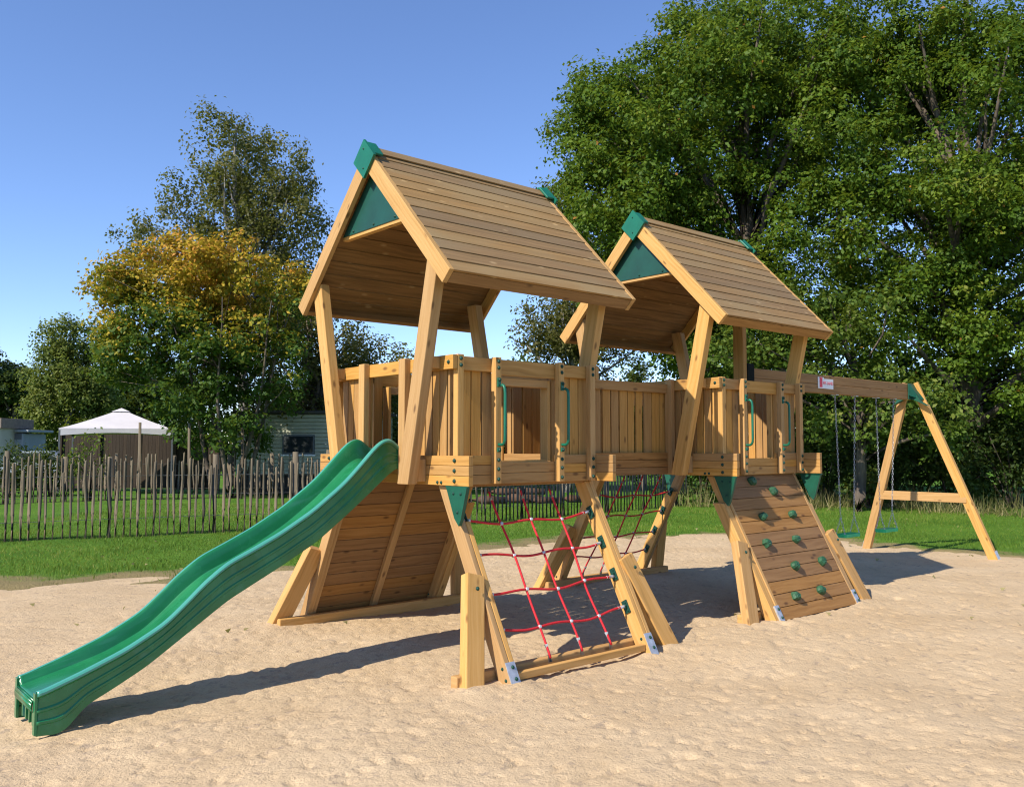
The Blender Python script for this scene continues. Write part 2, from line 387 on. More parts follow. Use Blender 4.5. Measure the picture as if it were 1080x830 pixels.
def make_roof(tower):
    ry, rz, ez, hx = 1.20, 4.262, 3.022, 1.0
    sl = math.hypot(ry, rz-ez); dy, dz = ry/sl, (ez-rz)/sl
    def sp(sg, s, off, x):                 # slope point: distance s from ridge, off = height above surface
        return V((x, sg*(dy*s - dz*off), rz+dz*s+dy*off))
    mb = MB()
    for sg in (-1, 1):
        k = 12; h = sl/k
        for j in range(k):
            s0, s1 = j*h+.001, (j+1)*h+.006
            if j == k-1: s1 = sl
            o0, o1 = -.013, -.003+random.uniform(-.0015, .0015)
            e = random.uniform(-.004, .004)
            c = [sp(sg, s0, o0-.018, -hx+e), sp(sg, s1, o1-.02, -hx+e), sp(sg, s1, o1, -hx+e), sp(sg, s0, o0+.002, -hx+e)]
            c += [V((hx+e-.0, p.y, p.z)) for p in c]
            if sg < 0: c = [c[3], c[2], c[1], c[0], c[7], c[6], c[5], c[4]]
            mb.hexa(c)
    roof = mb.build('roof', 'roof', tower, .003)
    for sx in (-1, 1):
        for sg in (-1, 1):
            mb = MB(); xa, xb = sx*1.002, sx*1.046
            c = [sp(sg, .0, .004, xa), sp(sg, .0, .004, xb), sp(sg, .0, .004, xb), sp(sg, .0, .004, xa)]
            # mitred at the ridge, square cut at the eave
            top_y = .0
            q = []
            for x in (xa, xb):
                q.append([V((x, 0, rz-.006)), V((x, 0, rz-.006-.137/dy)), sp(sg, sl, -.135, x), sp(sg, sl, -.004, x)])
            c = [q[0][0], q[1][0], q[1][1], q[0][1], q[0][3], q[1][3], q[1][2], q[0][2]]
            if sx*sg > 0: c = [c[3], c[2], c[1], c[0], c[7], c[6], c[5], c[4]]
            mb.hexa(c); mb.build('barge_board', 'pine', roof, .004)
    for sg in (-1, 1):
        mb = MB(); c = []
        for x in (-hx, hx): c += [sp(sg, sl-.046, -.030, x), sp(sg, sl-.004, -.030, x), sp(sg, sl-.004, -.130, x), sp(sg, sl-.046, -.130, x)]
        if sg > 0: c = [c[3], c[2], c[1], c[0], c[7], c[6], c[5], c[4]]
        mb.hexa(c); mb.build('eave_board', 'beam', roof, .004)
    mb = MB()
    for sg in (-1, 1):
        c = []
        for x in (-hx, hx): c += [sp(sg, .0, .012, x), sp(sg, .1, .012, x), sp(sg, .1, -.002, x), sp(sg, .0, -.002, x)]
        if sg > 0: c = [c[3], c[2], c[1], c[0], c[7], c[6], c[5], c[4]]
        mb.hexa(c)
    mb.build('ridge_board', 'roof', roof, .003)
    for sx in (-1, 1):
        mb = MB(); x0 = sx*1.049; x1 = sx*1.072
        k4 = [(0, rz+.055), (.165, rz-.115), (0, rz-.285), (-.165, rz-.115)]
        prism(mb, [(x0, y, z) for y, z in k4], (x1-x0, 0, 0))
        for sg in (-1, 1):               # flanges lapping onto the ridge board
            c = []
            for x in (sx*.955, sx*1.0489): c += [sp(sg, -.02, .036, x), sp(sg, .16, .036, x), sp(sg, .16, .014, x), sp(sg, -.02, .014, x)]
            mb.hexa(c)
        cp = mb.build('ridge_cap', 'green', roof, .006)
        for y, z in ((0, rz-.03), (0, rz-.20)): bolt(cp, (x1, y, z), (sx, 0, 0), .55)
        mb = MB(); xx = sx*.955
        prism(mb, [(xx, -.52, 3.575), (xx, .52, 3.575), (xx, .0, 4.11)], (sx*.008, 0, 0), .5)
        gp = mb.build('gable_panel', 'greenpanel', roof)
        for y in (-.33, 0, .33): bolt(gp, (xx+sx*.008, y, 3.60), (sx, 0, 0), .8)
        mb = MB(); mb.box(sx*.90, sx*.954, -.53, .53, 3.545, 3.59); mb.build('gable_bar', 'pine', roof, .003)
    return roof

def make_tower(label, loc, xneg, xpos):
    t = thing('play_tower', label, 'play tower', loc, 0, 'roofed play towers')
    mb = MB()
    for k in range(13):
        w = 1.54/13; mb.box(-.745, .745, -.77+k*w+.003, -.77+(k+1)*w-.003, 1.515, 1.55)
    for x in (-.6, 0, .6): mb.box(x-.03, x+.03, -.79, .79, 1.405, 1.512)
    for y in (-.81, .81): mb.box(-.74, .74, y-.025, y+.025, 1.375, 1.44)
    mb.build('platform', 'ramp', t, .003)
    dk = 'door' if xpos == 'open' else 'gap'
    side(t, (0,-1), (1,0), 'y', dk); side(t, (0,1), (-1,0), 'y', 'door')
    side(t, (-1,0), (0,-1), 'x', xneg); side(t, (1,0), (0,1), 'x', xpos)
    for sx in (-1, 1):
        for sy in (-1, 1):
            mb = MB(); c = []
            for z, y in ((1.40, .52), (3.20, .925)):
                xa, xb = (sx*.91, sx*1.0) if sx < 0 else (.826, .914); c += [(xa, sy*(y-.075), z), (xb, sy*(y-.075), z), (xb, sy*(y+.075), z), (xa, sy*(y+.075), z)]
            if sx*sy < 0: c = [c[3], c[2], c[1], c[0], c[7], c[6], c[5], c[4]]
            mb.hexa(c)
            for z0, z1, y in () if sx > 0 else ((1.42, 1.60, .55), (2.315, 2.41, .735)): mb.box(sx*.8235, sx*.909, sy*(y-.045), sy*(y+.045), z0, z1)
            p = mb.build('post', 'pine', t, .006)
    make_roof(t)
    return t
D = 3.444
tower_a = make_tower('nearer wooden play tower with the green slide at its open gable side', (0,0,0), 'open', 'open')
tower_b = make_tower('farther wooden play tower above the climbing wall, joined to the swing beam', (D,0,0), 'open', 'closed')
mb = MB(); mb.box(.885, .972, -.07, .07, 1.40, 3.56); mb.build('centre_post', 'board', tower_b, .006)
mb = MB(); mb.box(.975, 1.13, -.075, .075, 2.40, 2.735); mb.build('beam_bracket', 'black', tower_b, .01)

# ================================================================== BRIDGE
br = thing('bridge', 'short wooden bridge with boarded railings between the two towers', 'bridge', (D/2, 0, 0))
mb = MB(); hx = D/2-.826
for k in range(14):
    w = 2*hx/14; mb.box(-hx+k*w+.003, -hx+(k+1)*w-.003, -.245, .245, 1.50, 1.535)
for y in (-.2, .2): mb.box(-hx, hx, y-.03, y+.03, 1.42, 1.498)
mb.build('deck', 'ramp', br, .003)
for sy in (-1, 1):
    mb = MB(); mb.box(-hx, hx, sy*.262, sy*.306, 2.275, 2.372)
    rl = mb.build('railing', 'board', br, .004)
    mb = MB(); k = 14; w = 2*hx/k
    for j in range(k):
        mb.box(-hx+j*w+.004, -hx+(j+1)*w-random.choice((.006, .008, .012, .016, .03)), sy*(.236+random.uniform(0, .004)), sy*.260, 1.43, 2.36)
    mb.build('board_panel', 'board', rl, .003)
    mb = MB()
    for z in (1.405, 1.483, 1.561): mb.box(-hx, hx, sy*.262, sy*.304, z, z+.0745)
    mb.build('fascia', 'ramp', rl, .004)

# ================================================================== SLIDE
def smooth(xs, pts, k=15, it=2):
    px, pz = zip(*pts); z = np.interp(xs, px, pz)
    for _ in range(it):
        zp = np.pad(z, k//2, mode='edge'); z = np.convolve(zp, np.ones(k)/k, 'valid')
    return z
def make_slide():
    n = 150; xs = np.linspace(-3.56, -.5, n)
    rim = smooth(xs, [(-3.56,.212),(-3.3,.297),(-3.04,.395),(-2.79,.525),(-2.62,.67),(-2.53,.755),(-2.36,.878),(-2.15,.968),(-1.94,1.065),(-1.68,1.21),(-1.4,1.41),(-1.25,1.55),(-1.12,1.68),(-1.04,1.745),(-.97,1.765),(-.91,1.74),(-.85,1.66),(-.79,1.66),(-.72,1.74),(-.62,1.75),(-.5,1.68)], 5)
    bot = smooth(xs, [(-3.56,-.03),(-3.40,-.05),(-3.30,.085),(-3.13,.16),(-2.91,.268),(-2.657,.43),(-2.355,.625),(-1.93,.83),(-1.64,.98),(-1.33,1.2),(-.93,1.51),(-.8,1.558),(-.5,1.558)], 5)
    dep = smooth(xs, [(-3.56,.045),(-3.4,.06),(-3.1,.10),(-2.7,.14),(-1.3,.15),(-1.1,.17),(-.95,.20),(-.82,.135),(-.68,.22),(-.5,.135)], 9)
    mb = MB(); ring = []
    for i, x in enumerate(xs):
        yc = -.02+(-.9-x)*(-.17/2.65); r, bz, d = rim[i], bot[i], dep[i]; H = r-bz
        half = [(.238, bz), (.252, bz), (.252, bz+.006), (.250, bz+H*.24), (.258, bz+H*.27), (.258, bz+H*.31), (.249, bz+H*.35), (.248, bz+H*.52), (.255, bz+H*.55), (.255, bz+H*.58), (.247, bz+H*.62), (.246, r-.032), (.256, r-.027), (.263, r-.016), (.263, r-.006), (.256, r+.003), (.244, r+.006), (.232, r+.003), (.224, r-.006), (.218, r-.018), (.208, r-d*.5), (.196, r-d*.86), (.172, r-d*.985), (.12, r-d)]
        pr = [(-a, z) for a, z in half] + [(a, z) for a, z in half[::-1]]
        if i == 0: m_ = len(pr)
        for a, z in pr: mb.v.append((float(x), float(yc+a), float(z)))
    for i in range(n-1):
        for j in range(m_-1):
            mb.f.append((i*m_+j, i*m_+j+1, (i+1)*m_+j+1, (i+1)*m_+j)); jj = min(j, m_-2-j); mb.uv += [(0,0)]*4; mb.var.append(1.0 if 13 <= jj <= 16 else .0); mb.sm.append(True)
    # rolled lip, nose wall ribs and underside at the foot
    yc = -.02+(-.9+3.56)*(-.17/2.65); z0 = rim[0]-dep[0]
    lip = []
    for dx, z in ((0, z0), (-.012, z0-.004), (-.02, z0-.02), (-.02, z0-.05), (-.012, z0-.07)):
        lip.append([(-3.56+dx, yc-.215, z), (-3.56+dx, yc+.215, z)])
    for a, c in zip(lip, lip[1:]): mb.poly([a[0], c[0], c[1], a[1]], [(0,0)]*4, .5, True)
    for y in (-.13, -.045, .045, .13):
        mb.box(-3.555, -3.33, yc+y-.012, yc+y+.012, .0, z0-.008)
    for sy in (-1, 1): mb.box(-3.572, -3.557, yc+sy*.216, yc+sy*.259, -.03, rim[0]-.001)
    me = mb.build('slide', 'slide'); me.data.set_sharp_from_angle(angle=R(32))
    me.modifiers.new('solid', 'SOLIDIFY').thickness = .005
    return tag(me, 'long wavy green plastic slide running down from the nearer tower to the sand', 'slide')
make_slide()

# ================================================================== CLIMBING NET AND WALL MODULES
Y0, SL = -.845, .535                       # outer face line: y = Y0 - SL*(1.396-z)
def yl(z): return Y0-SL*(1.396-z)
LD = V((0, -SL, -1)).normalized(); LN = V((0, -1, SL)).normalized()   # down the slope, outward normal
def leg_beam(mb, x0, x1, ztop, depth, zbot=-.04, outer=0.0, var=None):
    c = []
    dy = depth*math.sqrt(1+SL*SL)
    for z in (ztop, zbot):
        yo = yl(z)-outer
        c += [(x0, yo, z), (x1, yo, z), (x1, yo+dy, z), (x0, yo+dy, z)]
    c = c[4:]+c[:4]
    mb.hexa(c, var=var)
def foot_bracket(root, x0, x1):
    mb = MB(); xm = (x0+x1)/2; w = abs(x1-x0)/2+.004
    def pt(x, s, o): p = V((x, yl(0), 0))-LD*s+LN*o; return p
    for xa, xb, o0, o1 in ((xm-w, xm+w, .002, .007), (xm-w-.004, xm-w, -.07, .007), (xm+w, xm+w+.004, -.07, .007)):
        c = [pt(xa, -.06, o0), pt(xb, -.06, o0), pt(xb, -.06, o1), pt(xa, -.06, o1), pt(xa, .17, o0), pt(xb, .17, o0), pt(xb, .17, o1), pt(xa, .17, o1)]
        mb.hexa(c)
    b_ = mb.build('foot_bracket', 'steel', root)
    for s in (.045, .13):
        bolt(b_, pt(xm+w*.3, s, .007), LN, .9)
        for sx in (-1, 1): bolt(b_, pt(xm+sx*(w+.004), s+.01, -.04), (sx, 0, 0), .9)
def corner_plate(root, x, sx):
    mb = MB(); prism(mb, [(x, -.87, 1.393), (x, -1.135, 1.393), (x, -1.06, 1.14), (x, -1.035, 1.095), (x, -.98, 1.15)], (sx*.03, 0, 0), .5)
    mb.box(x-.01, x+sx*.03+.01, -1.138, -.85, 1.383, 1.3955, .5)
    c_ = mb.build('corner_bracket', 'bracket', root, .003)
    for y, z in ((-.97, 1.34), (-1.06, 1.34), (-1.02, 1.2)): bolt(c_, (x+sx*.03, y, z), (sx, 0, 0), .8)
def strut(root, sx, ox):
    """splayed prop: wide face towards the leg, cut flat on the ground"""
    mb = MB(); p0, p1 = V((sx*(ox+.03), yl(.66)+.055, .74)), V((sx*(ox+(.27 if sx < 0 else .31)), -1.48, -.06))
    mb.beam(p0, p1, .16 if sx < 0 else .175, .09, (1,0,0)); s_ = mb.build('strut', 'pine', root, .008)
    d = (p1-p0).normalized(); q = p0+d*.09
    bolt(s_, q+V((sx*.044, -.03, 0)), (sx, 0, .3)); bolt(s_, q+V((sx*.012, -.072, 0)), (0, -1, .3))
    return s_
def ground_beam(root):
    mb = MB(); mb.box(-1.12, 1.12, -1.40, -1.325, -.05, .085); mb.build('ground_beam', 'pine', root, .01)

def make_net(label, loc):
    t = thing('climbing_net', label, 'climbing net', loc, 0, 'rope climbing nets')
    for sx in (-1, 1):
        mb = MB(); ix, ox = (.684, .778) if sx < 0 else (.735, .828)
        leg_beam(mb, sx*(ix+.047), sx*ox, 1.393, .13); lg = mb.build('leg', 'pine', t, .006)
        mb = MB(); leg_beam(mb, sx*ix, sx*(ix+.045), 1.12 if sx < 0 else 1.393, .13); mb.build('facing_board', 'pine', lg, .006)
        foot_bracket(t, sx*(ix+.012), sx*(ox-.012)); strut(t, sx, ox)
        if sx < 0: corner_plate(t, sx*.80, sx)
        for z in (1.118, .868, .604, .348):
            mb = MB(); p = V((sx*(ix-.003), yl(z)+.075, z))
            c = []
            for xx in (sx*(ix-.002), sx*(ix-.013)): c += [p+V((xx-p.x, 0, 0))+LD*a+LN*b_ for a, b_ in ((-.055, -.03), (.055, -.03), (.055, .03), (-.055, .03))]
            mb.hexa(c); mb.beam(p, p-V((sx*.03, 0, 0)), .03, .03, (0,0,1))
            cl = mb.build('rope_clamp', 'bolt', lg, .003)
            for a in (-.035, .035): bolt(cl, p+V((-sx*.01, 0, 0))+LD*a+LN*.015, (-sx, 0, 0), .6)
    ground_beam(t)
    mb = MB(); mb.box(-.683, .734, yl(.06)+.02, yl(.06)+.068, .015, .07); bar = mb.build('foot_bar', 'pine', t, .006)
    # ropes
    def npt(x, z, o=0): return V((x, yl(z)+.075, z))+LN*o
    def hz(z, x): return z-.035*(1-(x/.745)**2)+.012*math.sin(x*9+z*7)
    xsv = (-.30, .03, .36)
    for x in xsv:
        mb = MB(); pts = []
        for k in range(41):
            z = 1.36-(1.36-.10)*k/40
            pts.append(npt(x+.010*math.sin(z*5+x*5)-.045*(z-.7), z, .008*math.sin(z*9)))
        mb.tube(pts, .0095, 8); rp = mb.build('rope', 'rope', t)
        mb = MB(); mb.tube([pts[0]+V((0,0,.02)), pts[3]], .0145, 8); mb.build('rope_end', 'clamp', rp)
        mb = MB(); mb.tube([pts[-1]+V((0,0,-.03)), pts[-4]], .016, 8); mb.build('rope_end', 'clamp', rp)
        mb = MB(); p = pts[0]; mb.box(p.x-.05, p.x+.05, p.y-.03, p.y+.03, 1.366, 1.374); mb.build('rope_anchor', 'bolt', rp)
    for z in (1.118, .868, .604, .348):
        mb = MB(); pts = [npt(x, hz(z, x)) for x in np.linspace(-.72, .72, 49)]
        mb.tube(pts, .0095, 8); rp = mb.build('rope', 'rope', t)
        mb = MB(); mb.tube(pts[:4], .0135, 8); mb.build('rope_end', 'clamp', rp)
        mb = MB(); mb.tube(pts[-4:], .0135, 8); mb.build('rope_end', 'clamp', rp)
        for x in xsv:
            zz = z-.03; xx = x+.010*math.sin(zz*5+x*5)-.045*(zz-.7)
            mb = MB(); p = npt(xx, hz(z, xx)); mb.tube([p-LN*.017-V((.004,0,0)), p-LN*.008, p+LN*.008, p+LN*.017], [.010, .016, .016, .010], 8); mb.build('rope_joint', 'clamp', rp)
    return t
def make_wall(label, loc):
    t = thing('climbing_wall', label, 'climbing wall', loc, 0, 'plank climbing walls')
    for sx in (-1, 1):
        mb = MB(); leg_beam(mb, sx*.70, sx*.742, 1.393, .12); lg = mb.build('leg', 'pine', t, .006)
        mb = MB(); leg_beam(mb, sx*.744, sx*(.83 if sx < 0 else .80), 1.12 if sx < 0 else 1.05, .12, outer=-.012); mb.build('facing_board', 'pine', lg, .006)
        foot_bracket(t, sx*.715, sx*.77); strut(t, sx, .83 if sx < 0 else .80); corner_plate(t, sx*.80, sx)
    ground_beam(t)
    mb = MB(); k = 12; 
    o0 = V((0, yl(1.385), 1.385)); tot = 1.375*math.sqrt(1+SL*SL); h = tot/k
    for j in range(k):
        a0, a1 = j*h+.002, (j+1)*h-.004
        c = []
        for x in (-.698, .698): c += [V((x,0,0))+o0+LD*a+LN*b_ for a, b_ in ((a0, -.03), (a1, -.03), (a1, -.003+random.uniform(-.002,.002)), (a0, -.003+random.uniform(-.002,.002)))]
        c = [c[3],c[2],c[1],c[0],c[7],c[6],c[5],c[4]]
        mb.hexa(c)
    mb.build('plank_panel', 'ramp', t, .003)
    for x in (0,):
        mb = MB(); c = []
        for a in (.02, tot-.05): c += [o0+V((x+dx,0,0))+LD*a+LN*b_ for dx, b_ in ((-.035, -.075), (.035, -.075), (.035, -.032), (-.035, -.032))]
        mb.hexa(c); mb.build('batten', 'pine', t, .004)
    for x, z in ((-.19,1.324),(.12,1.204),(-.29,.957),(.27,.956),(-.44,.703),(.12,.706),(-.12,.459),(.41,.463),(-.36,.196),(.13,.198)):
        mb = MB(); nn = 12; rr = .062; rg = random.Random(int(x*1000)+int(z*77))
        dirs = []
        prof = [(1.0, 0), (1.02, .35), (.86, .72), (.5, .98), (.0, 1.05)]
        am = [1+rg.uniform(-.16, .16) for _ in range(nn)]; ex = rg.uniform(-.2, .2)
        base = V((x, yl(z), z)); ax1 = V((1,0,0)); rows = []
        for q, hh in prof:
            rows.append([base+LN*(-.004+hh*.052+ (.012*rg.random() if 0 < q < 1 else 0))+(ax1*math.cos(2*math.pi*j/nn)*(1.0)+LD*math.sin(2*math.pi*j/nn)*(.85))*.055/.062*rr*q*am[j] + LD*ex*.02*hh for j in range(nn)])
        for a, c in zip(rows, rows[1:]):
            for j in range(nn): mb.poly([a[j], a[(j+1) % nn], c[(j+1) % nn], c[j]], [(0,0)]*4, .5, True)
        ho = mb.build('climbing_hold', 'hold', t); bolt(ho, base+LN*.05, LN, .55)
    return t
net = make_net('red rope climbing net on a splayed wooden frame, in the foreground sand', (0,0,0))
n2 = copy_tree(net); n2.location = (D,0,0); n2.rotation_euler.z = math.pi
n2['label'] = 'shaded red rope net on the far side, seen through under the bridge'
wall = make_wall('sloping plank climbing wall with ten green holds facing the camera', (D,0,0))
w2 = copy_tree(wall); w2.location = (0,0,0); w2.rotation_euler.z = math.pi
w2['label'] = 'plank climbing ramp behind the slide, its battened underside towards the camera'

# ================================================================== SWINGS
sw = thing('timber_a_frame', 'wooden swing beam and A-frame legs carrying two green swings', 'swing frame', (9.3, 0, 0))
SX = 9.3
mb = MB(); mb.box(4.575-SX, 8.93-SX, -.045, .045, 2.56, 2.685); mb.box(4.575-SX, 8.93-SX, -.047, .047, 2.435, 2.558)
beam = mb.build('beam', 'beam', sw, .008)
for sy in (-1, 1):
    mb = MB(); p0, p1 = V((9.0-SX, sy*.06, 2.70)), V((9.42-SX, sy*1.02, -.06))
    mb.beam(p0, p1, .05, .13, (1,0,0)); d = (p1-p0)
    mb.beam(p0+d*.13+V((.048,0,0)), p1+V((.048,0,0)), .044, .118, (1,0,0)); lg = mb.build('leg', 'pine', sw, .006)
    mb = MB(); q = p1-d.normalized()*.02
    mb.beam(q-d.normalized()*.15+V((.03, sy*.068, .02)), q+V((.03, sy*.068, .02)), .09, .006, (1,0,0)); mb.build('foot_bracket', 'steel', lg)
mb = MB(); mb.box(9.245-SX, 9.29-SX, -.70, .70, .83, .975); mb.build('cross_bar', 'pine', sw, .006)
mb = MB(); prism(mb, [(8.90-SX, -.05, 2.66), (8.90-SX, -.20, 2.40), (8.90-SX, -.30, 2.33), (8.90-SX, -.06, 2.45), (8.90-SX, .06, 2.45), (8.90-SX, .30, 2.33), (8.90-SX, .20, 2.40), (8.90-SX, .05, 2.66)], (.09, 0, 0), .5)
mb.box(8.80-SX, 9.03-SX, -.062, -.050, 2.44, 2.69, .5); mb.box(8.80-SX, 9.03-SX, .050, .062, 2.44, 2.69, .5)
prism(mb, [(8.80-SX, -.064, 2.69), (9.03-SX, -.064, 2.69), (9.06-SX, -.22, 2.44), (8.97-SX, -.18, 2.44), (8.80-SX, -.064, 2.50)], (0, -.006, 0), .5)
cp = mb.build('corner_bracket', 'bracket', sw, .003)
for x, z in ((8.84, 2.63), (8.84, 2.5), (8.98, 2.62)): bolt(cp, (x-SX, -.068, z), (0, -1, 0))
# small badge on the beam
mb = MB(); bx = 6.12-SX
prism(mb, [(bx, -.048, 2.50), (bx+.40, -.048, 2.50), (bx+.40, -.048, 2.635), (bx+.16, -.048, 2.635), (bx+.14, -.048, 2.655), (bx, -.048, 2.655)], (0, -.008, 0), .5)
bd = mb.build('badge', 'white', sw)
mb = MB(); mb.box(bx+.035, bx+.105, -.0595, -.0565, 2.515, 2.64, .5)
for k in range(3): mb.box(bx+.030+k*.03, bx+.05+k*.03, -.0595, -.0565, 2.6405, 2.652, .5)
mb.build('emblem', 'red', bd)
def lettering(txt, size, loc, parent, mat):
    cu = bpy.data.curves.new('lettering', 'FONT'); cu.body = txt; cu.size = size; cu.extrude = .001; cu.align_x = 'LEFT'
    o = bpy.data.objects.new('tmp_text', cu); C.objects.link(o)
    me = bpy.data.meshes.new_from_object(o.evaluated_get(bpy.context.evaluated_depsgraph_get()))
    bpy.data.objects.remove(o); q = bpy.data.objects.new('lettering', me); C.objects.link(q); me.materials.clear(); me.materials.append(mat)
    q.parent = parent; q.location = loc; q.rotation_euler = (math.pi/2, 0, 0); return q
lettering('HY-LAND', .062, (bx+.125, -.058, 2.555), bd, M['red'])

def link_mesh(mb, p, q, odd, r=.0032, Ln=.04):
    d = (q-p).normalized(); a = V((1,0,0)) if odd else V((0,1,0)); a = (a-d*a.dot(d)).normalized()
    c = (p+q)/2; hl, hw = Ln*.5, .011
    pts = [c+d*(hl*math.cos(an))*1.0+a*(hw*math.sin(an)) for an in np.linspace(0, 2*math.pi, 9)]
    mb.tube(pts, r, 5, caps=False)
def make_swing(label, x0, xt0, xt1):
    t = thing('swing', label, 'swing', (x0, 0, 0), 0, 'green swings hanging from the beam')
    mb = MB(); w, d_, z = .22, .085, .445
    top, btm = [], []
    out = [(-w, -d_+.03), (-w+.03, -d_), (w-.03, -d_), (w, -d_+.03), (w, d_-.03), (w-.03, d_), (-w+.03, d_), (-w, d_-.03)]
    prism(mb, [(x, y, z-.024) for x, y in out], (0, 0, .046), .5)
    st = mb.build('seat', 'seat', t, .008)
    for sx, xt in ((-1, xt0), (1, xt1)):
        mb = MB(); top = V((xt-x0, 0, 2.41)); end = V((sx*.19, 0, .70))
        n = 43; 
        for k in range(n): link_mesh(mb, top.lerp(end, k/n), top.lerp(end, (k+1)/n), k % 2)
        for sy in (-1, 1):
            e2 = V((sx*.20, sy*.07, .46))
            for k in range(6): link_mesh(mb, end.lerp(e2, k/6), end.lerp(e2, (k+1)/6), k % 2)
        mb.build('chain', 'chain', t)
        mb = MB(); mb.tube([top+V((0,0,.03)), top+V((0,0,-.10))], .016, 8); mb.box(top.x-.035, top.x+.035, -.04, .04, 2.425, 2.434); mb.build('hanger', 'clamp', t)
    return t
make_swing('green swing nearer the tower, its seat beside the climbing wall', 6.93, 6.66, 7.22)
make_swing('green swing nearer the A-frame legs, its seat just left of the far leg', 8.09, 7.86, 8.42)

# ================================================================== GROUND
TAB = RNG.random((256, 256)).astype(np.float32)
def vnoise(x, y, s):
    x = np.asarray(x)*s+531.7; y = np.asarray(y)*s+217.3
    xi = np.floor(x).astype(int); yi = np.floor(y).astype(int); fx = x-xi; fy = y-yi
    fx = fx*fx*(3-2*fx); fy = fy*fy*(3-2*fy)
    g = lambda a, c: TAB[a & 255, c & 255]
    return (g(xi, yi)*(1-fx)+g(xi+1, yi)*fx)*(1-fy)+(g(xi, yi+1)*(1-fx)+g(xi+1, yi+1)*fx)*fy-.5
EL = [-40, -12, -6.35, -4.85, -3.74, -1.03, 1.54, 3.82, 5.84, 6.76, 6.94, 8.04, 12, 40]
ED = [4.0, 8.7, 10.75, 11.40, 11.9, 14.45, 16.33, 17.6, 16.15, 15.36, 14.6, 13.89, 12.6, 6.0]
def ld(x, y):
    dx, dy = x-CAM.x, y-CAM.y; return dx*RH.x+dy*RH.y, dx*FH.x+dy*FH.y
def edge_s(x, y):                          # >0 on the sand side, metres along the view axis
    l, d = ld(x, y); return np.interp(l, EL, ED)-d
def sst(a, c, x): t = np.clip((x-a)/(c-a), 0, 1); return t*t*(3-2*t)
FEET = [(sx*1.06+o, sy*1.48) for sx in (-1, 1) for sy in (-1, 1) for o in (0, D)]+[(sx*.76+o, sy*1.58) for sx in (-1, 1) for sy in (-1, 1) for o in (0, D)]+[(9.42, -1.02), (9.42, 1.02)]
def sand_z(x, y):
    z = .055*vnoise(x, y, .7)+.016*vnoise(x+9, y, 2.1)+.006*vnoise(x, y+5, 5.2)
    z -= .035*np.clip(vnoise(x+3, y, 6.5)-.24, 0, 1)+.065*np.clip(vnoise(x-8, y+2, 11.)-.25, 0, 1)+.08*np.clip(vnoise(x-18, y+12, 19.)-.22, 0, 1)
    for fx, fy in FEET: z += .035*np.exp(-((x-fx)**2+(y-fy)**2)/.02)*(vnoise(x, y, 6)+.6)
    z -= .06*np.exp(-(((x+3.85)/.4)**2+((y+.2)/.45)**2))
    z -= .045*np.exp(-((y+.25)/.9)**2)*sst(-.3, -1.5, x)*sst(-5.5, -3.8, x)      # hollow under the slide
    z += .05*np.exp(-(((x+1.2)/.9)**2+((y-1.6)/.8)**2))
    return z-.005
def sheet(name, X, Y, Z, mat, attr=None):
    ny, nx = X.shape; me = bpy.data.meshes.new(name)
    me.vertices.add(nx*ny); me.vertices.foreach_set('co', np.stack([X, Y, Z], -1).astype(np.float32).ravel())
    i = np.arange(nx*ny).reshape(ny, nx); f = np.stack([i[:-1,:-1], i[:-1,1:], i[1:,1:], i[1:,:-1]], -1).reshape(-1, 4)
    me.loops.add(f.size); me.loops.foreach_set('vertex_index', f.ravel().astype(np.int32))
    me.polygons.add(len(f)); me.polygons.foreach_set('loop_start', np.arange(0, f.size, 4, dtype=np.int32))
    me.polygons.foreach_set('use_smooth', np.ones(len(f), bool))
    if attr is not None:
        a = me.attributes.new('edge', 'FLOAT', 'POINT'); a.data.foreach_set('value', attr.astype(np.float32).ravel())
    me.update(); me.validate(); me.materials.append(M[mat])
    o = bpy.data.objects.new(name, me); C.objects.link(o); o['kind'] = 'structure'; return o
def frame_grid(ls, ds):
    LL, DD = np.meshgrid(ls, ds)
    return CAM.x+RH.x*LL+FH.x*DD, CAM.y+RH.y*LL+FH.y*DD
ds = 1.2*np.power(20.0/1.2, np.linspace(0, 1, 600)); ls = np.concatenate([np.linspace(-14, -4, 90, endpoint=False), np.linspace(-4, 6, 430, endpoint=False), np.linspace(6, 16, 110)])
X, Y = frame_grid(ls, ds); s = edge_s(X, Y)+.7*vnoise(X, Y, 1.1)+.35*vnoise(X, Y, 4)
sheet('sand', X, Y, sand_z(X, Y)*sst(-.6, .5, s)-.14*sst(.15, -.9, s), 'sand')
ds = np.concatenate([np.linspace(7.5, 19, 200, endpoint=False), np.linspace(19, 34, 80)]); ls = np.linspace(-18, 22, 330)
X, Y = frame_grid(ls, ds); s0 = edge_s(X, Y); s = s0+1.1*vnoise(X+30, Y, .8)+.6*vnoise(X, Y, 3.1)+.4*vnoise(X, Y, 9)
lawn_z = lambda x, y: .03*vnoise(x, y, .5)+.02*vnoise(x, y, 3)+.01
sheet('lawn', X, Y, lawn_z(X, Y)-.16*sst(-.1, 1.0, s)-.19*sst(31, 34, ld(X, Y)[1]), 'lawn', np.clip(sst(-.55, .0, s), 0, 1)*.9)
g = np.array([-900., -300, -120, -60, -30, -15, 0, 15, 30, 60, 120, 300, 900]); X, Y = np.meshgrid(g, g)
sheet('ground', X, Y, np.full_like(X, -.17), 'lawn')

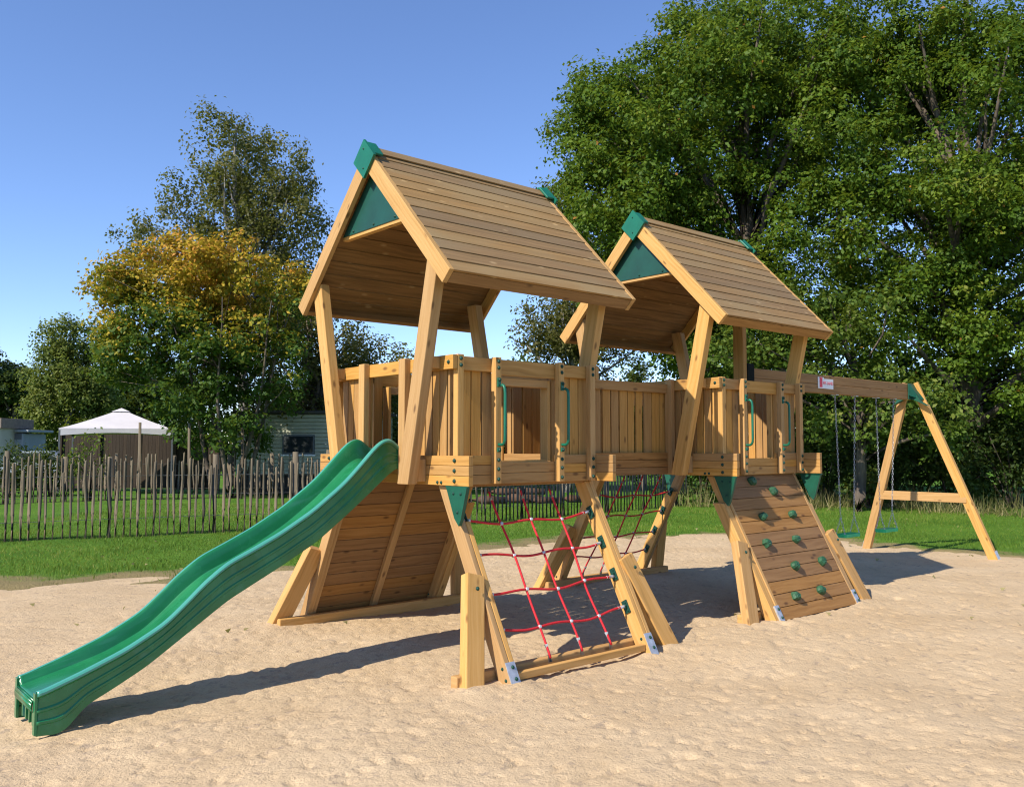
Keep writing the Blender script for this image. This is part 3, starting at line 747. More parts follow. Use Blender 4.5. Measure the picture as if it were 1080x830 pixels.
# grass blades
def quads(name, base, tip, wid, mat, var):
    n = len(base); nrm = np.cross(tip-base, RNG.normal(size=(n, 3))); nrm /= np.linalg.norm(nrm, axis=1)[:, None]+1e-9
    a = base-nrm*wid[:, None]; c = base+nrm*wid[:, None]
    co = np.stack([a, c, tip], 1).reshape(-1, 3).astype(np.float32); me = bpy.data.meshes.new(name)
    me.vertices.add(3*n); me.vertices.foreach_set('co', co.ravel()); me.loops.add(3*n); me.loops.foreach_set('vertex_index', np.arange(3*n, dtype=np.int32))
    me.polygons.add(n); me.polygons.foreach_set('loop_start', np.arange(0, 3*n, 3, dtype=np.int32))
    at = me.attributes.new('var', 'FLOAT', 'FACE'); at.data.foreach_set('value', var.astype(np.float32))
    me.update(); me.materials.append(M[mat]); o = bpy.data.objects.new(name, me); C.objects.link(o); return o
n = 240000
l = RNG.uniform(-11, 14, n); d = 9.5+(26-9.5)*RNG.random(n)**1.3
x = CAM.x+RH.x*l+FH.x*d; y = CAM.y+RH.y*l+FH.y*d
s = edge_s(x, y)+1.1*vnoise(x+30, y, .8)+.6*vnoise(x, y, 3.1)+.4*vnoise(x, y, 9)
thin = RNG.random(n) > sst(-1.0, .15, s)*.97; keep = thin & (s < .35); x, y, s = x[keep], y[keep], s[keep]; n = len(x)
base = np.stack([x, y, lawn_z(x, y)-.01-.16*sst(-.1, 1.0, s)], 1); hgt = RNG.uniform(.025, .07, n)*(.75+.9*(vnoise(x, y, .9)+.3))
tip = base+np.stack([RNG.normal(0, .022, n), RNG.normal(0, .022, n), hgt], 1)
o = quads('grass', base, tip, RNG.uniform(.003, .008, n), 'blade', np.clip(RNG.normal(.4, .25, n)+.5*vnoise(x, y, .6), 0, 1)); tag(o, 'short green lawn grass around the sand pit', 'grass', kind='stuff')

# a few dry leaves blown onto lawn and sand
n = 130; l = RNG.uniform(-7, 12, n); d = RNG.uniform(8, 21, n); x = CAM.x+RH.x*l+FH.x*d; y = CAM.y+RH.y*l+FH.y*d
base = np.stack([x, y, np.where(edge_s(x, y) > 0, sand_z(x, y)+.012, lawn_z(x, y)+.035)], 1); an_ = RNG.uniform(0, 6.28, n)
o = quads('fallen_leaves', base, base+np.stack([.05*np.cos(an_), .05*np.sin(an_), RNG.uniform(.005, .03, n)], 1), RNG.uniform(.010, .03, n), 'drygrass', .7+.3*RNG.random(n)); tag(o, 'scattered dry fallen leaves on lawn and sand', 'leaves', kind='stuff')

# ================================================================== TREES
def leaf_mesh(name, ctr, nrm, size, mat, var, parent=None, aspect=.62):
    n = len(ctr)
    t = np.cross(nrm, RNG.normal(size=(n, 3))); t /= np.linalg.norm(t, axis=1)[:, None]+1e-9
    b_ = np.cross(nrm, t); sz = size[:, None]
    v0 = ctr-t*sz*.5; v1 = ctr+b_*sz*.5*aspect+nrm*sz*.12-t*sz*.05; v2 = ctr+t*sz*.5; v3 = ctr-b_*sz*.5*aspect+nrm*sz*.12-t*sz*.05
    co = np.stack([v0, v1, v2, v3], 1).reshape(-1, 3).astype(np.float32); me = bpy.data.meshes.new(name)
    me.vertices.add(4*n); me.vertices.foreach_set('co', co.ravel()); me.loops.add(4*n); me.loops.foreach_set('vertex_index', np.arange(4*n, dtype=np.int32))
    me.polygons.add(n); me.polygons.foreach_set('loop_start', np.arange(0, 4*n, 4, dtype=np.int32))
    at = me.attributes.new('var', 'FLOAT', 'FACE'); at.data.foreach_set('value', np.clip(var, 0, 1).astype(np.float32))
    me.update(); me.materials.append(M[mat]); o = bpy.data.objects.new(name, me); C.objects.link(o)
    if parent: o.parent = parent
    return o
FR = np.array([[RH.x, RH.y, 0], [FH.x, FH.y, 0], [0, 0, 1]])
def clumps(lobes, per_m2=1.0, fill=.35):
    """clump centres in tree space (lateral, depth, z) from ellipsoid lobes (l,d,z,rl,rd,rz)"""
    out = []
    for (l, d, z, a, c, h) in lobes:
        n = max(4, int(per_m2*12.57*((a*c+a*h+c*h)/3)))
        q = RNG.normal(size=(n, 3)); q /= np.linalg.norm(q, axis=1)[:, None]
        r = np.where(RNG.random(n) < fill, RNG.uniform(.25, .8, n), RNG.uniform(.82, 1.05, n))
        out.append(np.stack([l+q[:, 0]*r*a, d+q[:, 1]*r*c, z+q[:, 2]*r*h], 1))
    return np.concatenate(out)
def tree(name, label, loc, lobes, trunk, mat, per=1.0, cr=(.45, .8), nl=110, ls=(.11, .19), fill=.35, barkmat='bark', varf=None, group='trees behind the playground', stems=1, flat=.7, droop=0.0, zmin=.3, limbs=26, cat='tree'):
    t = thing(name, label, cat, loc, 0, group)
    cc = clumps(lobes, per, fill); cc = cc[cc[:, 2] > zmin]
    m_ = len(cc); rad = RNG.uniform(*cr, m_); cnt = (nl*RNG.uniform(.6, 1.3, m_)*(rad/np.mean(cr))**2).astype(int)
    idx = np.repeat(np.arange(m_), cnt); n = len(idx)
    # leaves sit in sprays at the ends of twigs, the sprays in boughs
    tw = np.maximum(2, cnt//11); tidx = np.repeat(np.arange(m_), tw); T = len(tidx)
    tq = RNG.normal(size=(T, 3)); tq[:, 2] += .25; tq /= np.linalg.norm(tq, axis=1)[:, None]
    tpos = tq*(RNG.random(T)**.4*rad[tidx])[:, None]; tpos[:, 2] *= flat
    start = np.concatenate([[0], np.cumsum(tw)[:-1]]); pick_t = start[idx]+(RNG.random(n)*tw[idx]).astype(int)
    q = tq[pick_t]; sp_ = RNG.normal(size=(n, 3))*(.085+.05*np.mean(ls)/.13); sp_[:, 2] *= .6
    off = tpos[pick_t]+sp_
    if droop: off[:, 2] -= droop*RNG.random(n)**1.5*rad[idx]*1.6
    p = cc[idx]+off
    nrm = q*.8+RNG.normal(size=(n, 3))*.45+np.array([0, 0, .5]); nrm /= np.linalg.norm(nrm, axis=1)[:, None]
    cv = RNG.normal(0, .14, m_)
    var = np.clip(RNG.normal(.42, .13, n)+cv[idx]+RNG.normal(0, .13, T)[pick_t], 0, .965); var = np.where(RNG.random(n) < .004, 1.0, var)
    if varf is not None: var = varf(p, cc[idx], n)
    p = p[:, :]; keep = p[:, 2] > .05; p, nrm, var = p[keep], nrm[keep], var[keep]
    leaf_mesh('crown', p@FR, nrm@FR, RNG.uniform(*ls, len(p)), mat, var, t)
    # trunk with limbs reaching to clumps
    mb = MB(); H = trunk[0]; r0 = trunk[1]; crown_z = max(l[2] for l in lobes); rg = random.Random(hash(label) % 1000 if False else len(label)*7+int(abs(loc[0])*10))
    for st in range(stems):
        lean = V((rg.uniform(-.06, .06), rg.uniform(-.06, .06), 0)) if stems == 1 else V((math.cos(st*2.4)*.28, math.sin(st*2.4)*.28, 0))
        b0 = V((0, 0, 0)) if stems == 1 else V((math.cos(st*2.4)*.3, math.sin(st*2.4)*.3, 0))
        top = crown_z*(1.05 if stems == 1 else .86); k = 10
        axis = []
        for i in range(k+1):
            z = -.2+(top+.2)*i/k
            axis.append(b0+lean*z+V((.12*math.sin(z*.9+st), .12*math.cos(z*.7+st), z)))
        rr = r0/(1 if stems == 1 else 1.7)
        mb.tube([V(tuple(np.array(a)@FR)) for a in axis], [rr*(1.35 if i == 0 else 1)*(1-.85*i/k) for i in range(k+1)], 10)
        pick = RNG.choice(m_, min(m_, limbs//stems), replace=False)
        for j in pick:
            e = V(tuple(cc[j])); zz = max(H*.6, min(e.z*.62, top*.85)); f = (zz+.2)/(top+.2); i = min(k-1, int(f*k)); s0 = axis[i].lerp(axis[i+1], f*k-i)
            mid = s0.lerp(e, .5)+V((rg.uniform(-.3, .3), rg.uniform(-.3, .3), rg.uniform(.1, .6)))
            pts = [s0, s0.lerp(mid, .55)+V((0,0,.1)), mid, mid.lerp(e, .6), e]; rb = rr*(1-.85*f)*.55
            mb.tube([V(tuple(np.array(a)@FR)) for a in pts], [rb, rb*.8, rb*.6, rb*.4, rb*.15], 6)
    mb.build('trunk', barkmat, t)
    return t
def px(u, v, d, ru, rv, rd, d0, u0):
    """lobe from angular position, in tree space of a tree standing at bearing u0, distance d0"""
    return ((u-540)/924*d-(u0-540)/924*d0, d-d0, ZV(v, d), ru/924*d, rd, rv/924*d)

# big oak right of centre
d0, u0 = 27, 790
tree('oak_tree', 'huge round oak rising directly behind the farther tower roof', U(u0, d0), [px(785,150,27,150,130,4.2,d0,u0), px(680,150,26,85,100,3,d0,u0), px(660,240,26,78,85,2.6,d0,u0), px(880,130,27,110,110,3.6,d0,u0), px(740,70,27.5,80,62,3,d0,u0), px(830,55,27,90,58,3,d0,u0), px(800,290,26,130,110,3.4,d0,u0), px(700,320,27,90,80,2.6,d0,u0), px(640,130,27,48,55,2,d0,u0)],
     (3.5, .42), 'oak', per=.70, cr=(.5,.95), nl=330, ls=(.09,.17), limbs=60)
d0, u0 = 25, 1020
tree('oak_tree', 'broad oak at the far right, growing past the frame above the swing legs', U(u0, d0), [px(1010,130,25,105,105,3.6,d0,u0), px(1090,150,25,110,140,3.6,d0,u0), px(950,230,24.5,95,90,2.8,d0,u0), px(1040,270,24,110,90,3,d0,u0), px(1040,50,25,75,42,2.4,d0,u0), px(965,70,26,62,55,2.6,d0,u0), px(930,40,26.5,50,40,2.4,d0,u0), px(960,350,24,90,70,2.4,d0,u0), px(1060,380,24,90,70,2.4,d0,u0), px(1180,250,25,110,160,3.6,d0,u0)],
     (3.0, .34), 'oak', per=.66, cr=(.42,.82), nl=270, ls=(.09,.16), limbs=60)
d0, u0 = 23, 905
tree('young_oak', 'slim tree with low light green branches behind the swing chains', U(u0, d0), [px(830,385,22.5,62,42,1.6,d0,u0), px(890,420,22.6,45,48,1.5,d0,u0), px(780,350,23,50,40,1.6,d0,u0), px(960,440,22.5,50,45,1.5,d0,u0), px(880,330,23,70,40,1.8,d0,u0)],
     (2.0, .17), 'oak_low', per=1.0, cr=(.35,.65), nl=125, ls=(.10,.16), limbs=24)
# birch visible between the two roofs
d0, u0 = 36, 600
tree('birch_tree', 'sparse olive birch between the two tower roofs', U(u0, d0), [px(585,335,36,42,45,2,d0,u0), px(620,300,36,40,60,2,d0,u0), px(580,225,36,22,45,1.4,d0,u0), px(615,210,36,30,40,1.6,d0,u0), px(640,340,36,60,55,2,d0,u0), px(572,365,36,30,30,1.4,d0,u0)],
     (3.0, .2), 'birch', per=1.0, cr=(.4,.75), nl=110, ls=(.11,.18), barkmat='birchbark', droop=.5, limbs=40)
# left group
d0, u0 = 35, 262
tree('birch_tree', 'tallest birch on the left, thin olive crown above the yellow tree', U(u0, d0), [px(240,150,35,42,42,1.6,d0,u0), px(275,185,35,55,45,2,d0,u0), px(225,215,35,50,50,1.8,d0,u0), px(295,240,35,50,60,2,d0,u0), px(160,245,35,42,36,1.4,d0,u0), px(255,290,35,70,60,2.2,d0,u0), px(315,310,35,40,60,1.6,d0,u0)],
     (4.0, .26), 'birch', per=1.0, cr=(.4,.8), nl=118, ls=(.11,.18), barkmat='birchbark', droop=.55, limbs=60)
d0, u0 = 33, 335
tree('birch_tree', 'drooping dark birch behind the roof and front posts of the nearer tower', U(u0, d0), [px(385,375,33,50,30,1.6,d0,u0), px(330,390,33,52,50,1.8,d0,u0), px(300,430,33,45,45,1.6,d0,u0), px(400,420,34,45,45,1.6,d0,u0), px(340,340,33,40,40,1.6,d0,u0)],
     (2.5, .3), 'birch', per=1.0, cr=(.4,.75), nl=130, ls=(.11,.17), droop=.6, limbs=40)
d0, u0 = 29, 243
def maple_var(p, c, n):
    h = (p[:, 2]-5.0)/2.5+.30*np.sin(c[:, 0]*1.3+c[:, 2]*1.1+1)+RNG.normal(0, .26, n)
    g_ = np.clip(h, -.2, 1)
    return np.where(g_ > .22, .40+.5*g_+RNG.normal(0, .10, n), np.clip(.22+RNG.normal(0, .12, n), 0, .42))
tree('maple_tree', 'many-stemmed maple with yellow autumn top above the picket fence', U(u0, d0), [px(185,300,29,70,50,2.4,d0,u0), px(235,290,29,50,42,2,d0,u0), px(130,305,29,42,35,1.8,d0,u0), px(280,310,29,48,36,1.8,d0,u0), px(190,375,29,85,60,2.6,d0,u0), px(260,380,29,62,55,2.2,d0,u0), px(230,445,29,52,35,1.8,d0,u0), px(140,370,29,42,40,1.6,d0,u0)],
     (1.5, .15), 'maple', per=1.1, cr=(.35,.65), nl=140, ls=(.11,.19), stems=7, limbs=56, varf=maple_var)
d0, u0 = 52, 75
tree('willow_tree', 'rounded olive green tree behind the pale canopy', U(u0, d0), [px(75,395,52,36,36,2,d0,u0), px(68,360,52,24,24,1.4,d0,u0), px(60,425,52,28,32,1.8,d0,u0), px(92,420,52,24,36,1.8,d0,u0)],
     (3.0, .3), 'willow', per=1.1, cr=(.5,.9), nl=210, ls=(.14,.24), droop=.6, barkmat='birchbark')
for u0, d0, lab, lb in ((12, 62, 'dark tree at the left edge behind the cream cabin', [(12,412,22,30), (-15,405,25,35)]), (135, 64, 'dark tree behind the pale canopy and the maple', [(125,415,28,26), (160,425,26,30)]), (-70, 60, 'dark tree beyond the left edge of the lawn', [(-70,395,50,50)])):
    tree('dark_tree', lab, U(u0, d0), [px(a, c, d0, e, f, 2.4, d0, u0) for a, c, e, f in lb], (2.5, .3), 'darkleaf', per=1.0, cr=(.6,1.1), nl=160, ls=(.18,.30), limbs=14)

def bush(label, u, d, w, h, mat='shrub', nl=85, per=1.3, name='bush', group='bushes beyond the lawn', ls=(.08,.15), dd=None):
    dd = dd or w*.7
    t = thing(name, label, 'bush', U(u, d), 0, group)
    cc = clumps([(0, 0, h*.45, w*.5, dd*.5, h*.5), (-w*.2, 0, h*.6, w*.28, dd*.3, h*.36), (w*.22, .1, h*.5, w*.28, dd*.3, h*.4)], per, .4); cc = cc[cc[:, 2] > .1]
    m_ = len(cc); rad = RNG.uniform(.22, .42, m_)*min(1.3, h/1.6+.35); cnt = (nl*RNG.uniform(.6, 1.3, m_)).astype(int); idx = np.repeat(np.arange(m_), cnt); n = len(idx)
    q = RNG.normal(size=(n, 3)); q /= np.linalg.norm(q, axis=1)[:, None]; p = cc[idx]+q*(RNG.random(n)**.45*rad[idx])[:, None]
    nrm = q*.5+RNG.normal(size=(n, 3))*.6+np.array([0, 0, .5]); nrm /= np.linalg.norm(nrm, axis=1)[:, None]
    k = p[:, 2] > .02; var = np.clip(RNG.normal(.42, .22, n)+RNG.normal(0, .14, m_)[idx], 0, 1)
    leaf_mesh('foliage', p[k]@FR, nrm[k]@FR, RNG.uniform(*ls, k.sum()), mat, var[k], t)
    mb = MB()
    for j in range(0, m_, max(1, m_//9)):
        e = V(tuple(cc[j]@FR)); mb.tube([V((0,0,-.1)), V((e.x*.4, e.y*.4, e.z*.55)), e], [.03, .02, .008], 5)
    mb.build('stem', 'bark', t); return t
for u, d, w, h, mt, lab in ((740, 26.5, 2.6, 2.6, 'shrub', 'green shrub at the end of the far picket fence'), (800, 27, 3.4, 3.2, 'darkleaf', 'dark shrub behind the climbing wall'), (870, 26, 3.2, 3.0, 'shrub', 'olive green shrub behind the first swing'), (935, 25.5, 3.0, 2.6, 'darkleaf', 'dark shrub behind the left A-frame leg'), (1000, 25, 3.2, 3.0, 'shrub', 'olive green shrub inside the A-frame opening'), (1065, 24, 3.0, 2.8, 'darkleaf', 'dark shrub right of the A-frame'), (1140, 24, 4, 3.4, 'darkleaf', 'dark shrub past the right edge of the lawn'), (960, 29, 6, 5.0, 'darkleaf', 'tall dark thicket deep behind the swings'), (1090, 28, 6, 5.0, 'darkleaf', 'tall dark thicket deep behind the far right oak'), (840, 31, 6, 5.2, 'darkleaf', 'tall dark thicket deep behind the farther tower'), (720, 33, 5.5, 5.0, 'darkleaf', 'tall dark thicket behind the bridge'), (620, 38, 7, 4.6, 'shrub', 'green thicket behind the bridge railing'), (520, 40, 7, 4.2, 'shrub', 'green thicket seen through the tower window opening'), (430, 40, 6, 4.2, 'shrub', 'green thicket seen through the slide opening'),
     (1020, 23.6, 1.1, .9, 'shrub', 'low shrub beside the right A-frame leg'), (915, 24.2, 1.2, 1.1, 'shrub', 'low leafy shrub behind the swing seats')):
    bush(lab, u, d, w, h, mt, nl=80 if h < 4 else 110, ls=(.09,.16) if h < 4 else (.12,.2))
# hedge at left behind fences
for k, (u, d, w, h) in enumerate(((10, 29.5, 2.2, 1.75), (55, 30, 2.0, 1.6))):
    bush(('dark hedge clump at the left edge below the cream cabin', 'dark hedge clump left of the canopy')[k], u, d, w, h, 'darkleaf', name='hedge')
bush('small bright sapling in front of the canopy corner', 97, 27.5, 1.1, 2.0, 'oak_low', nl=40, per=1.2, name='sapling', group='bushes beyond the lawn')
# dry tall grass along the bank
n = 8000; l = RNG.uniform(4.5, 15, n); d = RNG.normal(24.0, .8, n)-(l-9.5)*.42
keep = (vnoise(l, d, 1.2)+RNG.normal(0, .12, n)) > .14; l, d = l[keep], d[keep]; n = len(l)
x = CAM.x+RH.x*l+FH.x*d; y = CAM.y+RH.y*l+FH.y*d
base = np.stack([x, y, np.zeros(n)], 1); hg = RNG.uniform(.15, .62, n)*(.6+1.2*np.clip(vnoise(l, d, .8)+.4, 0, 1)); tip = base+np.stack([RNG.normal(0, .16, n), RNG.normal(0, .16, n), hg], 1)
o = quads('tall_grass', base, tip, RNG.uniform(.006, .014, n), 'drygrass', RNG.random(n)); tag(o, 'tall half dry grass along the foot of the trees', 'tall grass', kind='stuff')
# distant wood
cc = []
for k in range(150):
    l_ = -62+k*.86; d_ = 70+RNG.uniform(-4, 6); hh = 5.6+2.2*math.sin(k*.37)+RNG.uniform(-1, 1)
    cc.append(clumps([(l_, d_, hh*.45, 2.2, 2.2, hh*.55)], .22, .2))
cc = np.concatenate(cc); cc = cc[cc[:, 2] > .3]; idx = np.repeat(np.arange(len(cc)), 38); n = len(idx)
p = cc[idx]+RNG.normal(0, .5, (n, 3)); nrm = RNG.normal(size=(n, 3))+np.array([0, 0, .5]); nrm /= np.linalg.norm(nrm, axis=1)[:, None]
o = leaf_mesh('distant_wood', p@FR, nrm@FR, RNG.uniform(.3, .5, n), 'darkleaf', RNG.random(n)*.8); o.location = (CAM.x, CAM.y, 0)
tag(o, 'dark line of woodland along the horizon', 'wood', kind='stuff')

# ================================================================== FENCES
def picket_fence(label, pts, h, step, post_step, thick=.022, seed=1, group='picket fences', posth=None):
    rg = random.Random(seed); o3 = pts[0]; root = thing('picket_fence', label, 'fence', o3, 0, group)
    mb = MB(); tot = 0; acc = 0; posts = []; nextpost = .4
    for a, c in zip(pts, pts[1:]):
        ln = (c-a).length; k = int(ln/step); dr = (c-a).normalized(); nv = V((-dr.y, dr.x, 0))
        for j in range(k):
            p = a+dr*((j+.5+rg.uniform(-.15, .15))*ln/k)-o3; hh = h*rg.uniform(.86, 1.08); tl = dr*rg.gauss(0, .013)*hh; r_ = thick*rg.uniform(.75, 1.35)
            b1 = dr*rg.gauss(0, .012)
            mb.tube([p+V((0,0,-.1)), p+tl*.3+b1+V((0,0,hh*.35)), p+tl*.7-b1+V((0,0,hh*.75)), p+tl+V((0,0,hh-.015)), p+tl+dr*.01+V((0,0,hh))], [r_, r_*.95, r_*.9, r_*.8, r_*.35], 5, rg.random())
        q = 0
        while tot+ln > nextpost:
            posts.append((a+dr*(nextpost-tot)-o3+nv*.05)); nextpost += post_step*rg.uniform(.85, 1.15)
        tot += ln
    pal = mb.build('paling', 'oldwood', root)
    mb = MB()
    for z in (h*.25, h*.55, h*.82):
        mb.tube([p-o3+V((0,0,z)) for p in pts], .004, 4)
    mb.build('wire', 'wire', root)
    for p in posts:
        mb = MB(); hh = (posth or h)*rg.uniform(.98, 1.14); r_ = rg.uniform(.05, .085)
        mb.tube([p+V((0,0,-.1)), p+V((0,0,hh*.5)), p+V((rg.uniform(-.02,.02),0,hh))], [r_, r_*.95, r_*.9], 8, rg.random()); mb.build('post', 'oldwood', root)
    return root
picket_fence('rough split picket fence across the lawn behind slide and nets', [W(-13, 13.6), W(-9.03, 15.58), W(-5.78, 17.43), W(-.71, 19.3), W(2.28, 22.57), W(5.06, 25.45)], 1.40, .128, 1.75, thick=.025, seed=3)
picket_fence('second picket fence farther back, in front of canopy and mobile home', [W(-18, 24.5), W(-15.11, 26), W(-11.87, 28.0), W(-8.83, 28.8), W(-5, 29.2), W(-2.5, 29.4)], 1.40, .15, 1.6, thick=.032, seed=8)
for k, (u, d, h, lab) in enumerate(((148, 27.4, 2.45, 'tall thin pole in the far fence below the canopy'), (200, 27.9, 2.45, 'tall thin pole in front of the brown board fence'), (256, 28.3, 2.3, 'tall thin pole left of the mobile home'))):
    mb = MB(); mb.tube([(0,0,-.1), (.01,0,h*.5), (0,.01,h)], [.05,.046,.042], 8, random.random()); o = mb.build('pole', 'oldwood', None, loc=U(u, d)); tag(o, lab, 'pole', 'tall poles along the far fence')
# logs beyond the fence
for k, (u, d, ln, r_, an, z) in enumerate(((512, 24.5, 1.2, .17, .2, .15), (545, 25.0, 1.6, .19, -.1, .17), (570, 24.6, 1.0, .15, .3, .13), (530, 25.3, 1.3, .15, .1, .42), (556, 25.4, 1.1, .14, -.2, .44), (602, 25.2, .9, .16, .5, .14))):
    mb = MB(); dv = V((RH.x, RH.y, 0))*math.cos(an)+V((FH.x, FH.y, 0))*math.sin(an)
    r_ *= .72; mb.tube([-dv*ln/2, -dv*ln*.1+V((0,0,.02)), dv*ln/2], [r_, r_*1.05, r_*.9], 12, random.random()); o = mb.build('log', 'logwood', None, loc=U(u, d+1.5, z*.75))
    tag(o, 'brown felled log lying in the pile beyond the picket fence', 'log', 'felled logs beyond the fence')

# ================================================================== CANOPY, CABINS, BOARD FENCE
def oriented(name, label, cat, loc, rz, group=None): return thing(name, label, cat, loc, rz, group)
az = YAW-math.pi/2
cv = oriented('canopy_tent', 'pale pinkish party canopy with a pointed roof behind the fences', 'canopy', U(128, 34), az+.35)
mb = MB(); a, ze, zp, zv = 1.92, 2.36, 3.02, 2.2
cs = [(-a,-a), (a,-a), (a,a), (-a,a)]
for k in range(4):
    p, q = cs[k], cs[(k+1) % 4]; t0 = .14
    mp = lambda c, f, z: (c[0]*f, c[1]*f, z)
    n_ = 6
    for i in range(n_):
        f0, f1 = 1-(1-t0)*i/n_, 1-(1-t0)*(i+1)/n_
        zz = lambda f: ze+(zp-ze)*((1-f)/(1-t0))**1.15
        mb.poly([mp(p, f0, zz(f0)), mp(q, f0, zz(f0)), mp(q, f1, zz(f1)), mp(p, f1, zz(f1))], [(0,0)]*4, .5)
    mb.poly([mp(p, .17, zp+.02), mp(q, .17, zp+.02), (0, 0, zp+.17)], [(0,0)]*3, .5)
mb.build('roof', 'canopy', cv)
mb = MB()
for k in range(4):
    p, q = cs[k], cs[(k+1) % 4]; n_ = 10; b0 = None
    for i in range(n_):
        f0, f1 = i/n_, (i+1)/n_; sag = lambda f: zv+.10*(1-math.sin(math.pi*f))*-1+.0
        A = V((p[0]+(q[0]-p[0])*f0, p[1]+(q[1]-p[1])*f0, 0)); B = V((p[0]+(q[0]-p[0])*f1, p[1]+(q[1]-p[1])*f1, 0))
        mb.poly([A+V((0,0,sag(f0))), B+V((0,0,sag(f1))), B+V((0,0,ze)), A+V((0,0,ze))], [(0,0)]*4, .5)
mb.build('valance', 'canopy', cv)
for x, y in cs:
    mb = MB(); mb.box(x*.985-.03, x*.985+.03, y*.985-.03, y*.985+.03, -.1, 2.3); mb.build('leg', 'greywall', cv)
def plank_fence(label, u0, u1, d, h, name='board_fence', group='board fences'):
    p0, p1 = U(u0, d), U(u1, d); ln = (p1-p0).length; t = thing(name, label, 'fence', (p0+p1)/2, az, group)
    mb = MB(); k = int(ln/.15)
    for j in range(k): mb.box(-ln/2+j*ln/k+.004, -ln/2+(j+1)*ln/k-.004, -.012, .012, -.05, h*random.uniform(.985, 1.01))
    mb.build('boards', 'fencewood', t)
    for x in np.linspace(-ln/2, ln/2, 4):
        mb = MB(); mb.box(x-.05, x+.05, -.11, -.014, -.1, h+.06); mb.build('post', 'fencewood', t)
plank_fence('brown board fence behind the pale canopy', 66, 188, 37, 2.25)
plank_fence('reddish board fence between canopy and maple stems', 186, 232, 36, 2.15)
# mobile home
mh = thing('mobile_home', 'cream clad mobile home with dark window behind the birch', 'mobile home', U(335, 33), az-.12)
mb = MB(); hw, z0, z1 = 2.5, .72, 2.86; k = 16
for j in range(k):
    za, zb = z0+(z1-z0)*j/k, z0+(z1-z0)*(j+1)/k-.012
    mb.hexa([(-hw,-1.54,za), (-hw,1.5,za), (-hw,1.5,zb), (-hw,-1.50,zb), (hw,-1.54,za), (hw,1.5,za), (hw,1.5,zb), (hw,-1.50,zb)], var=random.random())
mb.build('wall', 'cream', mh)
mb = MB(); mb.box(-hw-.1, hw+.1, -1.62, 1.6, z1+.002, z1+.12); mb.build('roof', 'darkroof', mh, .02)
mb = MB(); mb.box(-hw+.05, hw-.05, -1.42, 1.4, -.1, z0-.004); mb.build('skirting', 'skirt', mh)
for wx in (-.15, 1.6):
    mb = MB(); mb.box(wx-.6, wx+.6, -1.575, -1.542, 1.42, 2.12); w_ = mb.build('window', 'greywall', mh)
    mb = MB(); mb.box(wx-.54, wx+.54, -1.585, -1.577, 1.48, 2.06); mb.build('pane', 'glass', w_)
    mb = MB(); mb.box(wx-.64, wx+.64, -1.60, -1.532, 1.36, 1.416); mb.build('sill', 'white', w_)
cb = thing('cabin', 'small cream cabin with flat brown roof at the left edge', 'cabin', U(-8, 40), az)
mb = MB(); mb.box(-1.4, 1.05, -1.2, 1.2, -.1, 2.5); mb.build('wall', 'cream2', cb)
mb = MB(); mb.box(-1.5, 1.2, -1.35, 1.3, 2.502, 2.95); mb.build('roof', 'brownroof', cb, .02)
mb = MB(); mb.box(-.55, .25, -1.23, -1.205, .1, 2.0); mb.build('door', 'white', cb)
an = thing('caravan', 'pale blue caravan between the cream cabin and the olive tree', 'caravan', U(25, 41), az)
mb = MB(); mb.box(-.62, .55, -1, 1, .3, 2.3); mb.build('body', 'bluewhite', an, .06)
mb = MB(); mb.box(-.72, .85, -1.1, 1.1, 2.35, 2.46); mb.build('roof', 'bluewhite', an, .02)
mb = MB(); mb.box(-.60, .50, -1.015, -1.003, 2.02, 2.28); mb.build('fascia', 'greywall', an)
mb = MB(); mb.box(-.45, .1, -1.02, -1.004, .7, 1.75); w_ = mb.build('window', 'white', an); mb = MB(); mb.box(-.40, .05, -1.03, -1.022, .76, 1.7); mb.build('pane', 'glass', w_)
for x in (-.3, .3):
    mb = MB(); mb.tube([(x,-1,.25), (x,-.85,.25)], .27, 14); mb.build('wheel', 'black', an)
# parked car with pale curved windscreen
ca = thing('parked_car', 'pale parked car mostly hidden behind the dark hedge', 'car', U(50, 38), az)
mb = MB(); prof = [(-1.9,.35), (-1.95,.8), (-1.75,.95), (-1.2,1.02), (-.75,1.5), (.55,1.52), (1.3,1.05), (1.9,.95), (1.95,.4)]
prism(mb, [(x, -.8, z) for x, z in prof], (0, 1.6, 0), .5); mb.build('body', 'bluewhite', ca, .06)
mb = MB(); prism(mb, [(-1.1, -.812, 1.06), (-.68, -.812, 1.42), (.5, -.812, 1.44), (1.1, -.812, 1.06)], (0, .008, 0), .5); mb.build('window', 'glass', ca)
for x in (-1.2, 1.2):
    for y in (-.83, .68):
        mb = MB(); mb.tube([(x, y, .33), (x, y+.15, .33)], .33, 16); mb.build('wheel', 'black', ca)

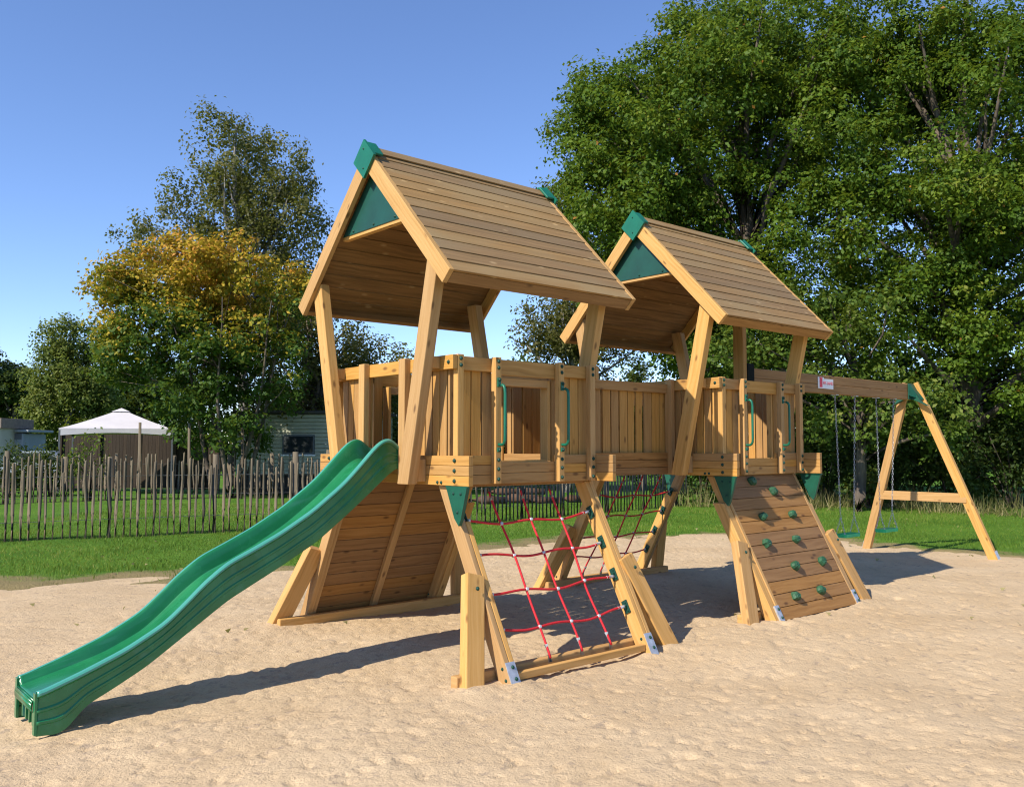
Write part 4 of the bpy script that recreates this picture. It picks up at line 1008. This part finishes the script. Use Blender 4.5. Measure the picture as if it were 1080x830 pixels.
# ================================================================== LIGHT, SKY, CAMERA
SUND = V((-1, -.055, .85))
el = math.atan2(SUND.z, math.hypot(SUND.x, SUND.y)); rot = math.atan2(SUND.x, SUND.y)
w = bpy.data.worlds.new('World'); S.world = w; w.use_nodes = True; nt = w.node_tree
sky = nt.nodes.new('ShaderNodeTexSky'); sky.sky_type = 'NISHITA'; sky.sun_disc = False; sky.sun_elevation = el; sky.sun_rotation = rot % (2*math.pi)
sky.altitude = 1000; sky.air_density = .9; sky.dust_density = .0; sky.ozone_density = 3.0
bg = nt.nodes['Background']; bg.inputs['Strength'].default_value = .13; hs = nt.nodes.new('ShaderNodeHueSaturation'); hs.inputs['Saturation'].default_value = 1.04; L(nt, sky.outputs[0], hs.inputs['Color']); L(nt, mix(nt, 1.0, hs.outputs[0], (.96,.95,1.06), 'MULTIPLY'), bg.inputs['Color'])
sl = bpy.data.lights.new('sun', 'SUN'); sl.energy = 4.0; sl.angle = R(.53); sl.color = (1, .93, .82)
so = bpy.data.objects.new('sun', sl); C.objects.link(so); so.rotation_mode = 'QUATERNION'; so.rotation_quaternion = (-SUND).to_track_quat('-Z', 'Y')
cd = bpy.data.cameras.new('camera'); cam = bpy.data.objects.new('camera', cd); C.objects.link(cam)
cd.sensor_width = 36; cd.lens = 924.19/1080*36; cd.clip_start = .05; cd.clip_end = 3000
F = FH*math.cos(PITCH)+V((0,0,1))*math.sin(PITCH); Up = -FH*math.sin(PITCH)+V((0,0,1))*math.cos(PITCH)
mt = Matrix((( RH.x, Up.x, -F.x), (RH.y, Up.y, -F.y), (RH.z, Up.z, -F.z))).to_4x4(); mt.translation = CAM
cam.matrix_world = mt; S.camera = cam
S.render.resolution_x, S.render.resolution_y = 1024, 786
S.view_settings.view_transform = 'Standard'; S.view_settings.look = 'None'; S.view_settings.exposure = .75; S.view_settings.gamma = 1
S.cycles.filter_width = 1.15; S.cycles.max_bounces = 6; S.cycles.diffuse_bounces = 3; S.cycles.transmission_bounces = 3; S.cycles.transparent_max_bounces = 4
